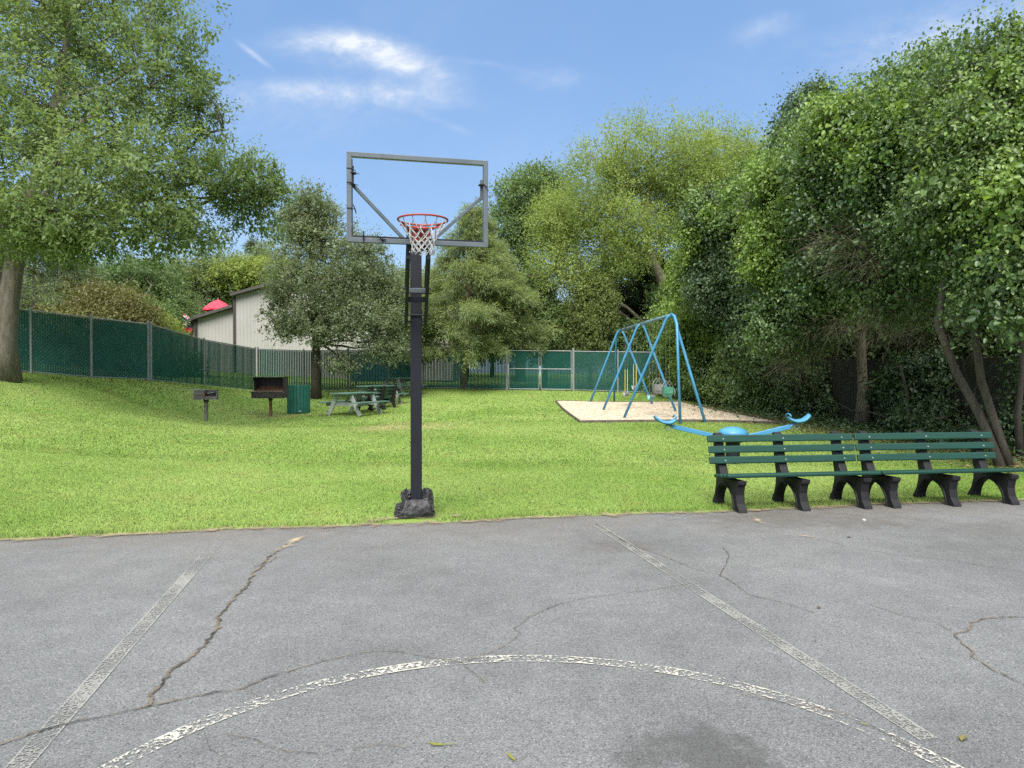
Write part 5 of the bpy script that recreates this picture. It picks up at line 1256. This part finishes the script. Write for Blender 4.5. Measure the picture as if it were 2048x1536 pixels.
def swing(px, py, kind, label, wid=.46, mat='seat_black', dx=0.0, sleeve=True):
    # spot on the bar whose hanging chain shows at that column
    best = min(np.linspace(.06, .97, 300), key=lambda f: abs(CX + F * A1.lerp(A3, f).x / A1.lerp(A3, f).y - px)) if dx == 0 else dx
    top = A1.lerp(A3, best); seat_z = px_z(py, top.y)
    t = thing('bucket_swing' if kind == 'bucket' else 'belt_swing', label, 'swing', (top.x, top.y, seat_z), math.atan2(bar_d.y, bar_d.x), 'swings on the blue frame')
    H = top.z - .09 - seat_z; hw_ = wid / 2
    for s in (-1, 1):
        ch = MB(); 
        lo = Vector((s * hw_, 0, .22 if kind == 'bucket' else .02)); hi = Vector((s * hw_, 0, H)); n = 40
        for k in range(n):
            a_, c_ = lo.lerp(hi, k / n), lo.lerp(hi, (k + .8) / n); ch.bar(a_, c_, .014 if k % 2 else .006, .006 if k % 2 else .014)
        ch = ch.build('chain', 'chain', t)
        if kind == 'belt' and sleeve: MB().tube([lo + Vector((0, 0, .03)), lo.lerp(hi, .38)], .013, 6).build('chain_sleeve', 'chain_sleeve', ch)
    if kind == 'belt':
        V = []; n = 10
        for i in range(n + 1):
            u_ = -1 + 2 * i / n
            for v_ in (-.075, .075): V.append((u_ * hw_, v_, -.13 * (1 - u_ * u_)))
        b = MB(); b.v = V; b.f = [(2 * i, 2 * i + 2, 2 * i + 3, 2 * i + 1) for i in range(n)]
        o = b.build('seat', mat, t, smooth=True); sm = o.modifiers.new('thick', 'SOLIDIFY'); sm.thickness = .02
        b = MB()
        for s in (-1, 1): b.box((s * hw_, 0, .012), (.025, .16, .06))
        b.build('end_clip', 'galvanised', t)
    else:
        hx, hy, bt = .17, .13, .15
        b = MB(); 
        def ring(z, s): return [(-hx * s, -hy * s, z), (hx * s, -hy * s, z), (hx * s, hy * s, z), (-hx * s, hy * s, z)]
        b.v = ring(.16, 1.05) + ring(-.02, 1.0) + ring(-.14, .72); b.f = [(k * 4 + i, k * 4 + (i + 1) % 4, k * 4 + 4 + (i + 1) % 4, k * 4 + 4 + i) for k in range(2) for i in range(4)] + [(8, 9, 10, 11)]
        o = b.build('seat', mat, t, bevel=.02); sm = o.modifiers.new('thick', 'SOLIDIFY'); sm.thickness = .022
        b = MB()
        for sx in (-1, 1):
            for s2 in (-1, 1): b.tube([(sx * hx, s2 * hy, .15), (sx * hw_, 0, .36)], .008, 6)
        b.build('hanger_strap', 'galvanised', t)
        b = MB(); b.tube([(-hx, -.15, .12), (-hx - .06, -.16, .0), (-hx, -.15, -.10)], .012, 6); b.build('leg_loop', 'galvanised', t)
    return t
swing(1331, 785, 'bucket', 'green bucket seat swing for toddlers, nearest on the blue frame', .42, 'seat_green', .05)
swing(1313, 779, 'bucket', 'grey bucket seat swing behind the green one', .42, 'seat_grey', .20)
swing(1298, 792, 'belt', 'teal belt swing hanging beside the middle arch leg', .44, 'seat_teal', .32, False)
swing(1276, 773, 'belt', 'grey belt swing in the far bay nearer the middle arch', .44, 'seat_black', .64)
swing(1251, 786, 'belt', 'grey belt swing farthest along the blue frame with yellow chain sleeves', .44, 'seat_black', .84)

# ------------------------------------------------------------------ picnic tables
def make_table(label):
    """long axis y, ends at y = +-; front end is y-"""
    t = thing('picnic_table', label, 'picnic table', (0, 0, 0), 0, 'picnic tables on the lawn')
    b = MB()
    for k in range(5): b.box((-.29 + .145 * k, 0, .735), (.138, 1.83, .042))
    b.build('tabletop', 'table_green', t, bevel=.006)
    for s in (-1, 1):
        b = MB()
        for k in range(2): b.box((s * (.60 + .145 * k), 0, .435), (.138, 1.83, .042))
        b.build('seat', 'table_green', t, bevel=.006)
    for y in (-.62, .62):
        for s in (-1, 1): MB().bar((s * .24, y, .71), (s * .63, y, 0), .042, .135, (s, 0, .55)).build('leg', 'table_grey', t, bevel=.004)
        MB().box((0, y + .045, .375), (1.48, .04, .12)).build('seat_beam', 'table_grey', t, bevel=.004)
        MB().box((0, y + .045, .675), (.68, .04, .075)).build('top_cleat', 'table_grey', t, bevel=.004)
        MB().bar((0, y * .93, .40), (0, y * .35, .70), .04, .08).build('brace', 'table_grey', t)
    return t
def place(o, p, rz): o.location = (p[0], p[1], gz(p[0], p[1])); o.rotation_euler = (0, 0, rz)
tb = make_table('green-topped picnic table with grey legs, nearest and beside the green bin')
q = hit(682, 833); place(tb, (q.x + .32, q.y + .62), R(-22))
tb2 = copy_tree(tb); tb2['label'] = 'middle picnic table, half hidden behind the small green bench'; q = P(757, 815, 27.9); place(tb2, (q.x, 27.9), R(-28))
tb3 = copy_tree(tb); tb3['label'] = 'farthest picnic table, partly behind the hoop pole'; q = P(806, 800, 31.2); place(tb3, (q.x - .1, 31.0), R(-24))
b3_ = copy_tree(bench); b3_['label'] = 'small far green bench with black supports between the nearest and middle picnic tables'; del b3_['group']
q = hit(750, 822); b3_.location = (q.x, q.y + .5, gz(q.x, q.y + .5)); b3_.rotation_euler = (0, 0, R(-112))

# ------------------------------------------------------------------ litter bin
q = hit(597, 826); t = thing('litter_bin', 'round dark green slatted litter bin between the big grill and the picnic table', 'litter bin', q)
b = MB(); n = 22; r = .385
for k in range(n):
    a = 2 * math.pi * (k + .5) / n; b.box((r * math.cos(a), r * math.sin(a), .51), (.028, 2 * math.pi * r / n * .93, .98), Matrix.Rotation(a, 3, 'Z'))
b.build('slats', 'can_green', t, bevel=.006)
MB().lathe([(r - .03, .02), (r - .03, .97), (r - .045, .97), (r - .045, .02)], 30).build('liner', 'black_plastic', t)
b = MB()
for z in (.12, .90): b.tube([((r - .015) * math.cos(a), (r - .015) * math.sin(a), z) for a in np.linspace(0, 6.2832, 33)], .012, 6, False)
b.build('hoop_band', 'can_green', t)
MB().box((.16, -.385, .085), (.05, .02, .03)).build('tag', 'stone_speck', t)

# ------------------------------------------------------------------ grills
q = hit(541, 833); t = thing('hooded_grill', 'large rusty hooded grill on a post beside the green litter bin', 'grill', q, R(-4))
s = q.y / F; W_ = 62 * s; zb_, zt_2 = (833 - 796) * s, (833 - 754) * s
MB().tube([(0, 0, -.1), (0, 0, zb_ + .02)], .050, 12).build('post', 'grill_rust', t)
MB().tube([(0, 0, zb_ - .08), (0, 0, zb_)], [.07, .075], 12).build('collar', 'grill_steel', t)
fz = zb_ + .21
b = MB(); b.prism([(-.33, zb_), (.25, zb_), (.30, fz), (-.36, fz)], 0, -W_ / 2, W_ / 2); b.build('firebox', 'grill_steel', t, bevel=.008)
MB().box((0, -.345, fz + .012), (W_ + .06, .05, .03)).build('front_lip', 'grill_grey', t, bevel=.006)
b = MB(); th = .012
b.box((0, .285, (fz + zt_2) / 2), (W_ - .02, th, zt_2 - fz - .01))
for sx in (-1, 1): b.prism([(-.12, fz), (.285, fz), (.285, zt_2 - .01), (-.20, zt_2 - .01), (-.16, fz + .2)], 0, sx * (W_ / 2 - .012) - th / 2, sx * (W_ / 2 - .012) + th / 2)
b.box((0, .03, zt_2), (W_ + .01, .52, .018)); b.build('hood', 'grill_steel', t)
b = MB()
for k in range(26): b.box((-W_ / 2 + .04 + (W_ - .08) * k / 25, -.02, fz + .045), (.012, .56, .010))
b.build('grate', 'grill_rust', t)
b = MB(); b.prism([(-.30, fz + .002), (.27, fz + .002), (.27, fz + .2), (.20, fz + .12)], 0, -W_ / 2 + .03, W_ / 2 - .03); b.build('ash_bed', 'grill_rust', t)
b = MB()
for sx in (-1, 1): b.tube([(sx * W_ / 2, -.30, fz - .01), (sx * (W_ / 2 + .07), -.30, fz - .01)], .010, 6)
b.build('handle', 'grill_grey', t)
MB().box((0, -.235, zt_2 + .002), (W_ + .08, .03, .03)).build('hood_lip', 'grill_grey', t, bevel=.005)

q = hit(412, 842); t = thing('pedestal_grill', 'small rusty pedestal grill standing alone on the slope', 'grill', q, R(14))
s = q.y / F; W_ = 43 * s; zb_ = (842 - 799) * s; zt_2 = (842 - 780) * s
MB().tube([(0, 0, -.1), (0, 0, zb_)], .055, 12).build('post', 'grill_grey', t)
MB().tube([(0, 0, zb_ - .07), (0, 0, zb_ + .005)], [.075, .085], 12).build('collar', 'grill_steel', t)
b = MB(); th = .014; D = .42
b.box((0, 0, zb_ + .01), (W_, D, .02)); b.box((0, D / 2 - th / 2, (zb_ + zt_2) / 2 + .012), (W_, th, zt_2 - zb_ - .02))
b.box((-W_ / 2 + th / 2, 0, (zb_ + zt_2) / 2 + .012), (th, D - .03, zt_2 - zb_ - .02)); b.box((W_ / 2 - th / 2, 0, (zb_ + zt_2) / 2 + .012), (th, D - .03, zt_2 - zb_ - .02))
b.box((-W_ * .25, -D / 2 + th / 2, (zb_ + zt_2) / 2 + .012), (W_ * .48, th, zt_2 - zb_ - .02)); b.box((W_ * .25, -D / 2 + th / 2, zb_ + .06), (W_ * .48, th, .08))
b.box((-.01, 0, (zb_ + zt_2) / 2 + .012), (th, D - .03, zt_2 - zb_ - .02))
b.build('firebox', 'grill_grey', t)
b = MB()
for k in range(14): b.box((.03 + (W_ / 2 - .05) * k / 13, 0, zt_2 - .07), (.01, D - .04, .01))
b.build('grate', 'grill_steel', t)
b = MB(); b.box((-W_ * .34, -.05, zt_2 + .012), (W_ * .75, D * .7, .014)); b.build('shelf_plate', 'galvanised', t)
MB().tube([(W_ * .12, -D / 2 - .04, zt_2 - .10), (W_ * .45, -D / 2 - .07, zt_2 - .06)], .012, 6).build('handle', 'galvanised', t)
b = MB(); b.bar((-W_ * .48, -D / 2 - .008, (zb_ + zt_2) / 2), (-W_ * .05, -D / 2 - .008, (zb_ + zt_2) / 2), .016, .02); b.bar((-W_ * .04, -D / 2 - .008, zb_ + .02), (-W_ * .04, -D / 2 - .008, zt_2), .02, .03); b.build('side_rib', 'grill_rust', t)

# ------------------------------------------------------------------ small things lying on the court
rr_ = random.Random(12)
for px, py, nm, lab, mt in ((1730, 1044, 'pebble', 'white pebble on the asphalt in front of the second bench', 'stone_speck'), (1700, 1078, 'fallen_leaf', 'brown fallen leaf on the asphalt below the benches', 'edging'), (1932, 1488, 'fallen_leaf', 'curled yellowish leaf low at the right on the asphalt', 'leaf_yellow'), (1640, 1222, 'pebble', 'dark pebble in the middle right of the asphalt', 'edging')):
    x, y = G0(px, py); b = MB()
    if nm == 'pebble': b.add(*crumple((0, 0, .006), (.014, .010, .009), int(px)))
    else:
        V = [(-.035, 0, .004), (-.012, .018, .012), (.016, .016, .016), (.04, 0, .006), (.016, -.016, .011), (-.012, -.018, .005)]
        b.add(V, [(0, 1, 2, 3), (0, 3, 4, 5)])
    tag(b.build(nm, mt, None, (x, y, .013), rr_.uniform(0, 6)), lab, nm.replace('_', ' '))
